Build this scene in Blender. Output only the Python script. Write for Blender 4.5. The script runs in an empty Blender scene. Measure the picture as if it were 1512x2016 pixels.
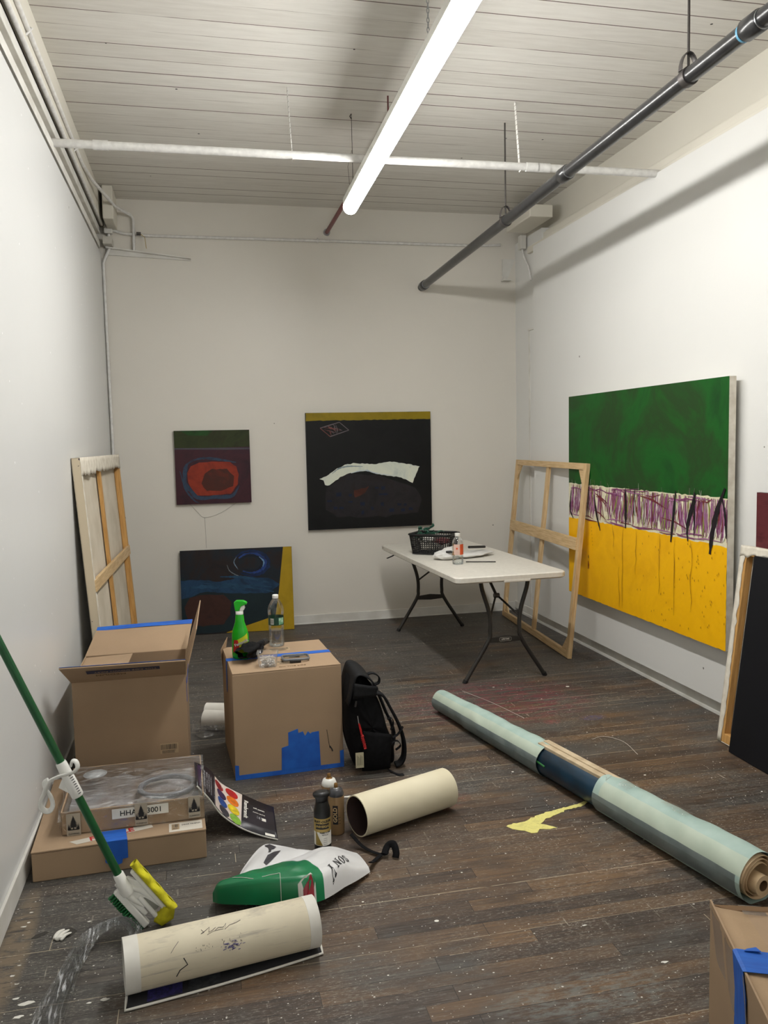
import bpy, math, random
from mathutils import Vector, Matrix
random.seed(7)
R = random.Random(11)
sc = bpy.context.scene
COL = sc.collection
# ------------------------------------------------------------------ camera
F_PX, PITCH, ROLL, YAW = 1626.4, 0.08489, -0.02081, 0.22148
cam_d = bpy.data.cameras.new('camera'); cam_o = bpy.data.objects.new('camera', cam_d); COL.objects.link(cam_o)
cam_d.sensor_fit = 'HORIZONTAL'; cam_d.sensor_width = 36; cam_d.lens = F_PX * 36 / 1512
cam_d.clip_start = .02
fw = Vector((math.sin(YAW)*math.cos(PITCH), math.cos(YAW)*math.cos(PITCH), -math.sin(PITCH)))
rt = Vector((math.cos(YAW), -math.sin(YAW), 0)); up = rt.cross(fw)
r2 = math.cos(ROLL)*rt + math.sin(ROLL)*up; u2 = -math.sin(ROLL)*rt + math.cos(ROLL)*up
m = Matrix((r2, u2, -fw)).transposed().to_4x4(); m.translation = (0, 0, 1.62)
cam_o.matrix_world = m
sc.camera = cam_o
# ------------------------------------------------------------------ light settings
LAMP_STRENGTH = 82.0
LAMP_COL = (1.0, .985, .95)
w = bpy.data.worlds.new('world'); sc.world = w; w.use_nodes = True
w.node_tree.nodes['Background'].inputs[0].default_value = (.8, .85, .9, 1)
w.node_tree.nodes['Background'].inputs[1].default_value = .05
vs = sc.view_settings; sc.display_settings.display_device = 'sRGB'
vs.view_transform = 'Standard'; vs.look = 'None'; vs.exposure = 0.0; vs.gamma = 1; vs.use_curve_mapping = False

# ------------------------------------------------------------------ material helpers
def lin(c):
    return tuple(((x/255)/12.92 if x/255 <= .04045 else ((x/255+.055)/1.055)**2.4) for x in c) + (1,)

class NT:
    def __init__(s, name):
        s.m = bpy.data.materials.new(name); s.m.use_nodes = True
        s.t = s.m.node_tree; s.n = s.t.nodes; s.l = s.t.links
        s.p = s.n['Principled BSDF']; s.tc = s.n.new('ShaderNodeTexCoord')
    def put(s, inp, v):
        if isinstance(v, bpy.types.NodeSocket): s.l.new(v, inp)
        elif v is not None: inp.default_value = v
    def math(s, op, a, b=None, c=None, clamp=False):
        n = s.n.new('ShaderNodeMath'); n.operation = op; n.use_clamp = clamp
        s.put(n.inputs[0], a); s.put(n.inputs[1], b); s.put(n.inputs[2], c); return n.outputs[0]
    def map(s, scale=(1, 1, 1), rot=(0, 0, 0), loc=(0, 0, 0)):
        n = s.n.new('ShaderNodeMapping'); s.l.new(s.tc.outputs['Object'], n.inputs[0])
        n.inputs['Scale'].default_value = scale; n.inputs['Rotation'].default_value = rot; n.inputs['Location'].default_value = loc
        return n.outputs[0]
    def noise(s, vec, scale=5, detail=3, rough=.5, col=False, dist=0):
        n = s.n.new('ShaderNodeTexNoise'); s.put(n.inputs['Vector'], vec); n.inputs['Scale'].default_value = scale
        n.inputs['Detail'].default_value = detail; n.inputs['Roughness'].default_value = rough; n.inputs['Distortion'].default_value = dist
        return n.outputs['Color' if col else 'Fac']
    def vor(s, vec, scale, feature='F1'):
        n = s.n.new('ShaderNodeTexVoronoi'); s.put(n.inputs['Vector'], vec); n.inputs['Scale'].default_value = scale; n.feature = feature
        return n
    def white(s, vec):
        n = s.n.new('ShaderNodeTexWhiteNoise'); s.put(n.inputs['Vector'], vec); return n.outputs['Value']
    def comb(s, x, y, z=0.0):
        n = s.n.new('ShaderNodeCombineXYZ'); s.put(n.inputs[0], x); s.put(n.inputs[1], y); s.put(n.inputs[2], z); return n.outputs[0]
    def sep(s):
        n = s.n.new('ShaderNodeSeparateXYZ'); s.l.new(s.tc.outputs['Object'], n.inputs[0]); return n.outputs
    def step(s, v, a, b):
        n = s.n.new('ShaderNodeMapRange'); n.clamp = True; s.put(n.inputs[0], v); n.inputs[1].default_value = a; n.inputs[2].default_value = b
        return n.outputs[0]
    def ramp(s, v, stops):
        n = s.n.new('ShaderNodeValToRGB'); s.put(n.inputs[0], v); e = n.color_ramp.elements
        while len(e) < len(stops): e.new(.5)
        for i, (p, c) in enumerate(stops): e[i].position = p; e[i].color = lin(c)
        return n.outputs[0]
    def mix(s, f, a, b):
        n = s.n.new('ShaderNodeMix'); n.data_type = 'RGBA'; s.put(n.inputs[0], f)
        s.put(n.inputs[6], lin(a) if isinstance(a, tuple) else a); s.put(n.inputs[7], lin(b) if isinstance(b, tuple) else b); return n.outputs[2]
    def bump(s, h, strength=.3, dist=.002):
        n = s.n.new('ShaderNodeBump'); s.put(n.inputs['Height'], h); n.inputs['Strength'].default_value = strength; n.inputs['Distance'].default_value = dist
        s.l.new(n.outputs[0], s.p.inputs['Normal'])
    def fin(s, col=None, rough=.6, metal=0, spec=.5):
        if col is not None: s.put(s.p.inputs['Base Color'], lin(col) if isinstance(col, tuple) else col)
        s.put(s.p.inputs['Roughness'], rough); s.p.inputs['Metallic'].default_value = metal
        s.p.inputs['Specular IOR Level'].default_value = spec; return s.m

M = {}
def mt(name, c, rough=.6, metal=0, c2=None, scale=8, stretch=(1, 1, 1), bump=0, spec=.5, detail=3, lo=.35, hi=.65):
    t = NT(name); v = t.map(stretch); n = t.noise(v, scale, detail)
    if c2 is None: c2 = tuple(max(0, x*.9) for x in c)
    t.fin(t.ramp(n, [(lo, c2), (hi, c)]), rough, metal, spec)
    if bump: t.bump(n, bump, .002)
    M[name] = t.m
    return t.m

def mat_clear(name, tint=(1, 1, 1), gloss=.1, rough=.08, alpha_noise=0, base=None, bscale=20, milk=.5, bs=.8, stretch=(1, 1, 1), dist=1.5, lo=.52, hi=.7):
    """thin clear plastic: see-through sheet with glossy highlights"""
    t = NT(name); out = t.n['Material Output']
    tr = t.n.new('ShaderNodeBsdfTransparent'); tr.inputs[0].default_value = (*tint, 1)
    gl = t.n.new('ShaderNodeBsdfGlossy'); gl.inputs[0].default_value = (.9, .92, .94, 1); gl.inputs['Roughness'].default_value = rough
    lw = t.n.new('ShaderNodeFresnel'); lw.inputs[0].default_value = 1.45
    f = t.math('MULTIPLY_ADD', lw.outputs[0], .5, gloss*.35, clamp=True); sh = gl.outputs[0]
    mx = t.n.new('ShaderNodeMixShader'); t.put(mx.inputs[0], f); t.l.new(tr.outputs[0], mx.inputs[1]); t.l.new(sh, mx.inputs[2])
    last = mx
    if alpha_noise:
        nn = t.noise(t.map(stretch), bscale, 4, .6, dist=dist); bp_ = t.n.new('ShaderNodeBump'); bp_.inputs['Strength'].default_value = bs; bp_.inputs['Distance'].default_value = .01
        t.l.new(nn, bp_.inputs['Height']); t.l.new(bp_.outputs[0], gl.inputs['Normal']); t.l.new(bp_.outputs[0], lw.inputs['Normal'])
        df = t.n.new('ShaderNodeBsdfDiffuse'); df.inputs[0].default_value = (.8, .82, .83, 1)  # milky noise streaks put glints into the film's colour
        g2 = t.n.new('ShaderNodeBsdfGlossy'); g2.inputs['Roughness'].default_value = .25
        m0 = t.n.new('ShaderNodeMixShader'); m0.inputs[0].default_value = milk; t.l.new(g2.outputs[0], m0.inputs[1]); t.l.new(df.outputs[0], m0.inputs[2])
        last = t.n.new('ShaderNodeMixShader'); t.put(last.inputs[0], t.math('MULTIPLY', t.step(nn, lo, hi), alpha_noise)); t.l.new(mx.outputs[0], last.inputs[1]); t.l.new(m0.outputs[0], last.inputs[2])
    t.l.new(last.outputs[0], out.inputs[0]); return t.m

def mat_wall(name, c, speck=False, rough=.55):
    t = NT(name); v = t.map()
    n = t.noise(v, .9, 4, .6); n2 = t.noise(v, 14, 3)
    col = t.mix(t.math('MULTIPLY', t.step(n, .35, .7), .35), c, tuple(x*.955 for x in c))
    if speck:
        vo = t.vor(v, 11); dist = t.math('LESS_THAN', vo.outputs['Distance'], .055)
        reg = t.step(t.noise(v, 1.6, 1), .47, .53)
        col = t.mix(t.math('MULTIPLY', dist, reg), col, (255, 255, 255))
    # a few grey scuffs and filled nail holes
    vo2 = t.vor(v, 2.3); col = t.mix(t.math('LESS_THAN', vo2.outputs['Distance'], .018), col, (120, 118, 112))
    t.fin(col, rough); t.bump(t.math('ADD', n2, t.noise(v, 160, 2)), .12, .002); return t.m

M['wall'] = mat_wall('wall_paint', (220, 220, 217), rough=.42); M['wall_back'] = mat_wall('wall_paint_rear', (220, 216, 207), rough=.42)
M['wall_left'] = mat_wall('wall_paint_left', (216, 217, 216), True, rough=.35)
M['wall_old'] = mat_wall('old_cream_paint', (214, 210, 198), rough=.6)
M['trimw'] = mt('trim_white', (222, 221, 216), .45, c2=(204, 202, 195), scale=6, bump=.1)
M['trimg'] = mt('trim_grey', (196, 193, 184), .6, c2=(176, 172, 162), scale=9)
M['gap'] = mt('gap_shade', (60, 57, 52), .9)  # shade inside gaps and holes, painted as a dark tone
M['pipe_white'] = mt('white_pipe_paint', (224, 223, 220), .4, c2=(208, 207, 204), scale=30, bump=.1)
M['pipe_black'] = mt('black_pipe_paint', (44, 44, 45), .28, c2=(30, 30, 31), scale=25, spec=.6)
M['steel_dark'] = mt('dark_steel', (82, 78, 76), .45, .6, scale=30)
M['red_pipe'] = mt('red_pipe_paint', (120, 46, 48), .4, c2=(98, 38, 42))
M['steel'] = mt('steel', (170, 172, 174), .3, .9)

def mat_floor():
    t = NT('wood_strip_floor'); s = t.sep(); X, Y = s[0], s[1]
    W = .070
    yy = t.math('DIVIDE', Y, W); row = t.math('FLOOR', yy); fr = t.math('FRACT', yy)
    sh = t.math('MULTIPLY', t.white(t.comb(row, 3.3)), 7.0)
    xs = t.math('DIVIDE', t.math('ADD', X, sh), .95); cell = t.math('FLOOR', xs); fx = t.math('FRACT', xs)
    rnd = t.white(t.comb(row, cell, 1.0)); rnd2 = t.white(t.comb(row, cell, 9.0))
    # grain stretched along the boards
    gv = t.comb(t.math('MULTIPLY', X, 2.2), t.math('MULTIPLY', Y, 60), t.math('MULTIPLY', rnd, 20))
    grain = t.noise(gv, 2.2, 5, .65)
    tone = t.math('ADD', t.math('MULTIPLY', rnd, .22), t.math('ADD', t.math('MULTIPLY', grain, .62), t.math('MULTIPLY', t.noise(t.map((.7, 2.2, 1), loc=(4, 0, 0)), 1.9, 4, .6), .22)))
    wood = t.ramp(tone, [(.34, (50, 41, 36)), (.50, (80, 65, 53)), (.62, (101, 79, 58)), (.78, (128, 98, 64))])
    # worn grey floor paint, stronger towards the back and the left wall
    low = t.noise(t.map((1, 1.6, 1)), 1.5, 5, .62)
    bias = t.math('ADD', t.math('MULTIPLY', t.step(Y, 2.6, 6.0), .17), t.math('MULTIPLY', t.step(X, .3, -.45), .30))
    gm = t.step(t.math('ADD', t.math('ADD', low, bias), t.math('MULTIPLY', t.math('SUBTRACT', grain, .5), .55)), .5, .66)
    greyp = t.ramp(grain, [(.3, (60, 60, 59)), (.7, (88, 88, 85))])
    c = t.mix(t.math('MULTIPLY', gm, .8), wood, greyp)
    # scraped pale smears along the grain
    sv = t.comb(t.math('MULTIPLY', X, 5.0), t.math('MULTIPLY', Y, 26), 0.0)
    sm = t.noise(sv, 2.6, 8, .78); sm2 = t.noise(t.map((1, 1, 1), loc=(3, 1, 0)), 2.1, 3)
    smf = t.math('MULTIPLY', t.step(sm, .56, .68), t.step(sm2, .36, .60))
    c = t.mix(t.math('MULTIPLY', smf, .5), c, (166, 162, 152))
    sm3 = t.noise(t.map((7, 34, 1), loc=(8, 0, 0)), 2.0, 9, .85)
    c = t.mix(t.math('MULTIPLY', t.step(sm3, .57, .66), .5), c, (150, 146, 140))
    fine = t.noise(t.map((26, 90, 1), loc=(2, 0, 0)), 2.0, 6, .8); big = t.noise(t.map((1, 1.4, 1), loc=(9, 4, 0)), 1.7, 4, .7)
    c = t.mix(t.math('MULTIPLY', t.math('MULTIPLY', t.step(fine, .53, .62), t.step(big, .40, .60)), .75), c, (158, 152, 140))
    c = t.mix(t.math('MULTIPLY', t.step(t.noise(t.map((3, 60, 1), loc=(1, 7, 0)), 2.4, 5, .7), .58, .66), .45), c, (38, 34, 32))
    scr = t.noise(t.map((30, 2.5, 1), rot=(0, 0, .9)), 2.0, 3, .6); c = t.mix(t.math('MULTIPLY', t.math('MULTIPLY', t.step(scr, .66, .69), t.step(big, .5, .6)), .6), c, (170, 164, 150))
    # dark wear
    dk = t.noise(t.map((2, 7, 1), loc=(5, 5, 0)), 1.6, 4, .6)
    c = t.mix(t.math('MULTIPLY', t.step(dk, .5, .72), .55), c, (40, 36, 35))
    # coloured stains: purple red near the middle of the room, blue and pink spots
    def spot(px, py, rx, ry, col, k, cc, sc_=9.0, th=.5):
        d = t.math('ADD', t.math('POWER', t.math('DIVIDE', t.math('SUBTRACT', X, px), rx), 2.0), t.math('POWER', t.math('DIVIDE', t.math('SUBTRACT', Y, py), ry), 2.0))
        f = t.math('MULTIPLY', t.step(d, 1.0, .3), t.step(t.noise(t.map((1, 3, 1)), sc_, 5, .7), th-.05, th+.08))
        return t.mix(t.math('MULTIPLY', f, k), cc, col)
    c = spot(1.75, 4.75, .7, .5, (120, 50, 62), .6, c)
    c = spot(2.18, 4.3, .10, .05, (70, 76, 130), .6, c, 34, .5)
    c = spot(1.93, 4.3, .06, .05, (150, 80, 80), .55, c, 34, .5)
    c = spot(.95, 3.5, .22, .16, (120, 60, 50), .6, c)
    c = spot(1.05, 2.1, .35, .12, (120, 126, 124), .5, c, 16, .5)
    c = spot(1.55, 2.75, .3, .1, (160, 136, 114), .4, c, 24, .54)
    c = spot(-.64, 2.75, .06, .42, (122, 108, 90), .9, c, 10, .42)
    # seams: dark, some of them filled with pale paint
    edge = t.math('LESS_THAN', fr, t.math('MULTIPLY_ADD', t.white(t.comb(row, 2.2)), .03, .018))
    pale = t.math('GREATER_THAN', t.math('ADD', t.white(t.comb(row, 7.7)), t.math('MULTIPLY', t.noise(t.map((1, .2, 1)), 3, 2), .5)), .98)
    edgec = t.mix(pale, (34, 30, 28), (176, 164, 140))
    sn = t.noise(t.map((4, 1, 1)), 6, 3)
    c = t.mix(t.math('MULTIPLY', edge, t.step(sn, .3, .5)), c, edgec)
    but = t.math('LESS_THAN', fx, .0026)
    c = t.mix(t.math('MULTIPLY', but, .8), c, t.mix(t.math('GREATER_THAN', rnd2, .86), (34, 30, 28), (180, 168, 144)))
    # paint drips of several sizes
    for scl, rad, dens, cl in ((15, .11, .84, (226, 224, 214)), (40, .16, .84, (205, 202, 194)), (90, .24, .78, (184, 180, 172)), (5, .07, .72, (228, 226, 216))):
        vo = t.vor(t.map((1, 1.3, 1), loc=(scl*.37, 0, 0)), scl); cr = t.n.new('ShaderNodeSeparateColor'); t.l.new(vo.outputs['Color'], cr.inputs[0])
        on = t.math('GREATER_THAN', cr.outputs[0], dens)
        rr = t.math('MULTIPLY', cr.outputs[1], rad)
        rr = t.math('MULTIPLY', rr, t.math('ADD', .5, t.noise(t.map(), scl*2.2, 2)))
        c = t.mix(t.math('MULTIPLY', on, t.math('LESS_THAN', vo.outputs['Distance'], rr)), c, cl)
    rough = t.math('ADD', t.math('MULTIPLY', grain, .3), .38)
    t.fin(c, rough, 0, .35)
    h = t.math('ADD', t.math('MULTIPLY', grain, .4), t.math('MULTIPLY', edge, -1.0)); t.bump(h, .35, .003)
    return t.m
M['floor'] = mat_floor()

def mat_ceiling():
    t = NT('painted_board_ceiling'); s = t.sep(); X, Y = s[0], s[1]
    yj = t.math('ADD', Y, t.math('MULTIPLY', t.noise(t.comb(0.0, t.math('MULTIPLY', t.math('FLOOR', t.math('DIVIDE', Y, .157)), 1.0), 0.0), 1.7, 0), .0))
    yy = t.math('DIVIDE', yj, .157); row = t.math('FLOOR', yy); fr = t.math('FRACT', yy)
    rnd = t.white(t.comb(row, 1.0)); r2_ = t.white(t.comb(row, 5.0))
    wdt = t.math('MULTIPLY_ADD', rnd, .05, .012)
    edge = t.math('LESS_THAN', fr, wdt)
    al = t.step(t.math('ADD', t.noise(t.comb(t.math('MULTIPLY', X, 1.3), row), 1.6, 3), t.math('MULTIPLY', rnd, .35)), .45, .62)
    gv = t.comb(t.math('MULTIPLY', X, 2.5), t.math('MULTIPLY', Y, 22), 0.0)
    g = t.noise(gv, 1.6, 4, .6)
    c = t.ramp(t.math('ADD', t.math('MULTIPLY', g, .8), t.math('MULTIPLY', r2_, .2)), [(.25, (204, 200, 192)), (.6, (219, 216, 209)), (.85, (226, 224, 217))])
    c = t.mix(t.math('MULTIPLY', edge, al), c, (98, 80, 74))
    vo = t.vor(t.map((1, 1, 1), loc=(1, 2, 0)), 3.0); c = t.mix(t.math('LESS_THAN', vo.outputs['Distance'], .022), c, (40, 38, 36))
    t.fin(c, .6); t.bump(t.math('ADD', g, t.math('MULTIPLY', edge, -1.5)), .25, .004); return t.m
M['ceiling'] = mat_ceiling()

def mat_strap():
    t = NT('perforated_strap'); s = t.sep(); f = t.math('FRACT', t.math('DIVIDE', s[2], .03))
    n = t.math('LESS_THAN', t.math('ABSOLUTE', t.math('SUBTRACT', f, .5)), .08)
    t.fin(t.mix(n, (222, 220, 214), (158, 154, 146)), .5); return t.m

def mat_lamp():
    t = NT('lit_diffuser'); t.p.inputs['Base Color'].default_value = (.9, .9, .9, 1)
    t.p.inputs['Emission Color'].default_value = (*LAMP_COL, 1); t.p.inputs['Emission Strength'].default_value = LAMP_STRENGTH; return t.m
M['lamp'] = mat_lamp()

def mat_card(name='cardboard', c=(168, 143, 116)):
    t = NT(name); n = t.noise(t.map(), 3, 3); n2 = t.noise(t.map((1, 1, 1)), 220, 2)
    col = t.mix(t.step(n, .35, .7), c, tuple(x*.93 for x in c)); col = t.mix(t.math('MULTIPLY', n2, .25), col, tuple(x*.75 for x in c))
    t.fin(col, .8, 0, .2); t.bump(n2, .06, .001); return t.m
M['card'] = mat_card(); M['card_in'] = mat_card('cardboard_inner', (172, 146, 116)); M['card_dark'] = mat_card('cardboard_edge', (120, 94, 68))
M['blue'] = mt('blue_painters_tape', (24, 96, 190), .6, c2=(18, 80, 172), scale=12, stretch=(1, 6, 1))
M['white'] = mt('white_plastic', (232, 232, 228), .35, c2=(222, 222, 216))
M['paper'] = mt('white_paper', (224, 222, 214), .7, c2=(208, 205, 196))
M['black'] = mt('black_plastic', (22, 22, 23), .4, c2=(16, 16, 17))
M['ink'] = mt('black_ink', (28, 28, 32), .7)
M['fabric'] = mt('black_nylon', (15, 15, 17), .8, c2=(8, 8, 10), scale=60, bump=.3, spec=.15)
M['fabric2'] = mt('black_webbing', (24, 25, 28), .65, c2=(15, 16, 18), scale=120, bump=.4, spec=.2)
M['gold'] = mt('gold_metal', (150, 112, 62), .35, .6)
M['wood'] = mt('pale_pine', (214, 186, 142), .55, c2=(192, 160, 114), scale=7, stretch=(1, 12, 12), bump=.1)
M['woodv'] = mt('pale_pine_upright', (214, 186, 142), .55, c2=(190, 156, 110), scale=7, stretch=(12, 1, 12), bump=.1)
M['woodo'] = mt('orange_pine', (206, 160, 96), .55, c2=(184, 136, 74), scale=7, stretch=(12, 1, 12))
M['canvas'] = mt('raw_canvas', (214, 205, 188), .85, c2=(200, 190, 170), scale=5, bump=.15)
M['canvas_lt'] = mt('primed_canvas_edge', (226, 220, 206), .8, c2=(206, 198, 182), scale=18, bump=.6)
M['tablew'] = mt('table_plastic', (222, 218, 208), .45, c2=(214, 210, 200), scale=40, bump=.12)
M['leg'] = mt('bronze_black_steel', (52, 50, 46), .45, .2, c2=(42, 40, 38))
M['red'] = mt('red', (190, 30, 32), .5)
M['cream'] = mt('cream_tube', (226, 218, 192), .6, c2=(214, 205, 176), scale=3, bump=.08)
M['clear'] = mat_clear('clear_plastic')
M['wrapclear'] = mat_clear('crinkled_clear_wrap', gloss=.12, rough=.12, alpha_noise=.5, bscale=26)
M['green'] = mt('spray_green', (28, 180, 30), .25, c2=(20, 160, 24), spec=.6)
M['green_dk'] = mt('dark_green_handle', (14, 82, 40), .3, c2=(10, 72, 34))
M['bristle'] = mt('green_bristles', (12, 110, 52), .6, c2=(6, 70, 34), scale=300)
M['yellow'] = mt('yellow_sponge', (214, 206, 30), .85, c2=(176, 168, 20), scale=30, bump=.6)

# ------------------------------------------------------------------ mesh helpers
def V(*a): return Vector(a)
class MB:
    def __init__(s): s.v = []; s.f = []; s.mi = []; s.sm = []
    def add(s, vs_, fs, mi=0, smooth=False, X=None):
        o = len(s.v)
        for p in vs_:
            p = Vector(p); s.v.append(X @ p if X is not None else p)
        for i, f in enumerate(fs):
            s.f.append([o+k for k in f]); s.mi.append(mi[i] if isinstance(mi, list) else mi); s.sm.append(smooth)
        return s
    def box(s, x0, x1, y0, y1, z0, z1, mi=0, X=None):
        v = [(x, y, z) for z in (z0, z1) for y in (y0, y1) for x in (x0, x1)]
        return s.add(v, [(0, 2, 3, 1), (4, 5, 7, 6), (0, 1, 5, 4), (2, 6, 7, 3), (0, 4, 6, 2), (1, 3, 7, 5)], mi, False, X)
    def slab(s, q, t, mi=0):
        """four corner points q (ccw seen from front) given thickness t backwards"""
        q = [Vector(p) for p in q]; n = (q[1]-q[0]).cross(q[3]-q[0]).normalized()
        b = [p - n*t for p in q]
        return s.add(q+b, [(0, 1, 2, 3), (7, 6, 5, 4), (0, 4, 5, 1), (1, 5, 6, 2), (2, 6, 7, 3), (3, 7, 4, 0)], mi)
    def beam(s, a, b, w, d, upv=(0, 0, 1), mi=0):
        a = Vector(a); b = Vector(b); z = (b-a).normalized(); x = Vector(upv).cross(z)
        if x.length < 1e-4: x = Vector((1, 0, 0)).cross(z)
        x.normalize(); y = z.cross(x)
        v = [a+x*i*w/2+y*j*d/2 for i, j in ((-1, -1), (1, -1), (1, 1), (-1, 1))] + [b+x*i*w/2+y*j*d/2 for i, j in ((-1, -1), (1, -1), (1, 1), (-1, 1))]
        return s.add(v, [(3, 2, 1, 0), (4, 5, 6, 7), (0, 1, 5, 4), (1, 2, 6, 5), (2, 3, 7, 6), (3, 0, 4, 7)], mi)
    def tube(s, pts, r, n=12, cap=True, mi=0, smooth=True, sx=1, sy=1, upv=None, closed=False):
        pts = [Vector(p) for p in pts]; N = len(pts); rr = r if isinstance(r, (list, tuple)) else [r]*N
        rings = []; x = None
        for i in range(N):
            if closed: d = (pts[(i+1) % N]-pts[i-1]).normalized()
            else: d = (pts[min(i+1, N-1)]-pts[max(i-1, 0)]).normalized()
            if x is None:
                u = Vector(upv) if upv else (Vector((0, 0, 1)) if abs(d.z) < .9 else Vector((1, 0, 0)))
                x = u.cross(d).normalized()
            else:
                x = (x - d*x.dot(d)); x = x.normalized() if x.length > 1e-6 else d.orthogonal().normalized()
            y = d.cross(x)
            rings.append([pts[i]+(x*math.cos(2*math.pi*k/n)*sx+y*math.sin(2*math.pi*k/n)*sy)*rr[i] for k in range(n)])
        fs = []
        L = N if closed else N-1
        for i in range(L):
            j = (i+1) % N
            for k in range(n): fs.append((i*n+k, i*n+(k+1) % n, j*n+(k+1) % n, j*n+k))
        vv = [p for rg in rings for p in rg]; s.add(vv, fs, mi, smooth)
        if cap and not closed:
            s.add(rings[0], [tuple(range(n-1, -1, -1))], mi); s.add(rings[-1], [tuple(range(n))], mi)
        return s
    def lathe(s, prof, c=(0, 0, 0), n=24, mi=0, smooth=True, ex=1, ey=1, X=None, cap=True, rot=0):
        vv = []; fs = []
        ca, sa = math.cos(rot), math.sin(rot)
        for r, z in prof:
            for k in range(n):
                a = 2*math.pi*k/n; px, py = r*ex*math.cos(a), r*ey*math.sin(a)
                vv.append((c[0]+px*ca-py*sa, c[1]+px*sa+py*ca, c[2]+z))
        for i in range(len(prof)-1):
            for k in range(n): fs.append((i*n+k, i*n+(k+1) % n, (i+1)*n+(k+1) % n, (i+1)*n+k))
        s.add(vv, fs, mi, smooth, X)
        if cap:
            s.add(vv[:n], [tuple(range(n-1, -1, -1))], mi, False, X); s.add(vv[-n:], [tuple(range(n))], mi, False, X)
        return s
    def poly(s, pts, mi=0): return s.add(pts, [tuple(range(len(pts)))], mi)
    def prism(s, pts, ext, mi=0, X=None):
        """closed polygon pts extruded by the vector ext"""
        n = len(pts); a = [Vector(p) for p in pts]; b = [p+Vector(ext) for p in a]
        fs = [tuple(range(n-1, -1, -1)), tuple(range(n, 2*n))] + [(i, (i+1) % n, n+(i+1) % n, n+i) for i in range(n)]
        return s.add(a+b, fs, mi, False, X)
    def grid(s, fn, nu, nv, mi=0, smooth=True, thick=0, mfn=None):
        vv = [Vector(fn(i/nu, j/nv)) for i in range(nu+1) for j in range(nv+1)]
        fs = []; ms = []
        for i in range(nu):
            for j in range(nv):
                fs.append((i*(nv+1)+j, (i+1)*(nv+1)+j, (i+1)*(nv+1)+j+1, i*(nv+1)+j+1)); ms.append(mfn((i+.5)/nu, (j+.5)/nv) if mfn else mi)
        return s.add(vv, fs, ms, smooth)
    def build(s, name, mats, parent=None, bevel=0, kind=None, label=None, seg=2, solid=0, sub=0, weld=False):
        me = bpy.data.meshes.new(name)
        P = wmat(parent).inverted() if parent is not None else None
        me.from_pydata([tuple(P @ p) if P is not None else tuple(p) for p in s.v], [], s.f)
        mats = mats if isinstance(mats, list) else [mats]
        for q in mats: me.materials.append(M[q] if isinstance(q, str) else q)
        for i, p in enumerate(me.polygons): p.material_index = s.mi[i]; p.use_smooth = s.sm[i]
        me.update()
        o = bpy.data.objects.new(name, me); COL.objects.link(o)
        if parent is not None: o.parent = parent
        if weld: md = o.modifiers.new('weld', 'WELD'); md.merge_threshold = .0002
        if solid: md = o.modifiers.new('solid', 'SOLIDIFY'); md.thickness = solid; md.offset = 0
        if bevel: md = o.modifiers.new('bevel', 'BEVEL'); md.width = bevel; md.segments = seg; md.limit_method = 'ANGLE'; md.angle_limit = .6
        if sub: md = o.modifiers.new('sub', 'SUBSURF'); md.levels = sub; md.render_levels = sub
        if kind: o['kind'] = kind
        if label: o['label'] = label
        return o

def wmat(o):
    m_ = o.matrix_basis.copy()
    while o.parent is not None: o = o.parent; m_ = o.matrix_basis @ m_
    return m_
def frame(o, x, y, z=None):
    x = Vector(x).normalized(); y = Vector(y); z = x.cross(y).normalized(); y = z.cross(x)
    m_ = Matrix((x, y, z)).transposed().to_4x4(); m_.translation = Vector(o); return m_
def thing(name, label, cat, loc=(0, 0, 0), X=None, group=None, rotz=0):
    o = bpy.data.objects.new(name, None); COL.objects.link(o); o.empty_display_size = .05
    o.matrix_world = X if X is not None else Matrix.Translation(Vector(loc)) @ Matrix.Rotation(rotz, 4, 'Z')
    bpy.context.view_layer.update()
    o['label'] = label; o['category'] = cat
    if group: o['group'] = group
    return o
def tag(o, label, cat, group=None):
    o['label'] = label; o['category'] = cat
    if group: o['group'] = group
    return o
def text(s, size, X, mat, parent, name='lettering', bold=0, shear=0, sx=1, ext=.0003, spacing=1):
    cu = bpy.data.curves.new('t', 'FONT'); cu.body = s; cu.size = size; cu.extrude = ext; cu.offset = bold; cu.shear = shear; cu.resolution_u = 3; cu.space_character = spacing
    cu.align_x = 'CENTER'; cu.align_y = 'CENTER'
    ob = bpy.data.objects.new('t', cu); COL.objects.link(ob)
    dg = bpy.context.evaluated_depsgraph_get(); me = bpy.data.meshes.new_from_object(ob.evaluated_get(dg))
    bpy.data.objects.remove(ob)
    L = wmat(parent).inverted() @ X @ Matrix.Diagonal((sx, 1, 1, 1))
    me.transform(L); me.materials.clear(); me.materials.append(M[mat] if isinstance(mat, str) else mat); me.name = name
    o = bpy.data.objects.new(name, me); COL.objects.link(o); o.parent = parent
    return o
def struct(name, mb, mats, bevel=0): return mb.build(name, mats, None, bevel, 'structure')

exec_parts = []
# ------------------------------------------------------------------ the room
XL, XD, XR, YB, ZC, Y0 = -.698, 2.85, 2.93, 7.30, 3.658, -6.2
struct('floor', MB().box(-.95, 3.3, Y0-.1, YB+.15, -.1, 0), 'floor')
struct('ceiling', MB().box(-.95, 3.3, Y0-.1, YB+.15, ZC, ZC+.1), 'ceiling')
struct('wall_back', MB().box(-.95, 3.3, YB, YB+.12, 0, ZC), 'wall_back')
struct('wall_front', MB().box(-.95, 3.3, Y0-.12, Y0, 0, ZC), 'wall')
struct('wall_left', MB().box(XL-.12, XL, Y0, YB, 0, 3.205), 'wall_left')
wr = MB().box(XD, XR+.05, Y0, 6.70, .098, 3.245)
struct('wall_right', wr, 'wall', .002)
wr2 = MB().box(XR, XR+.3, 6.70, YB, 0, 3.4).box(2.912, 3.1, Y0, 6.72, 0, .3).box(XR+.02, 3.2, Y0, YB, .3, 3.3)
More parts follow.
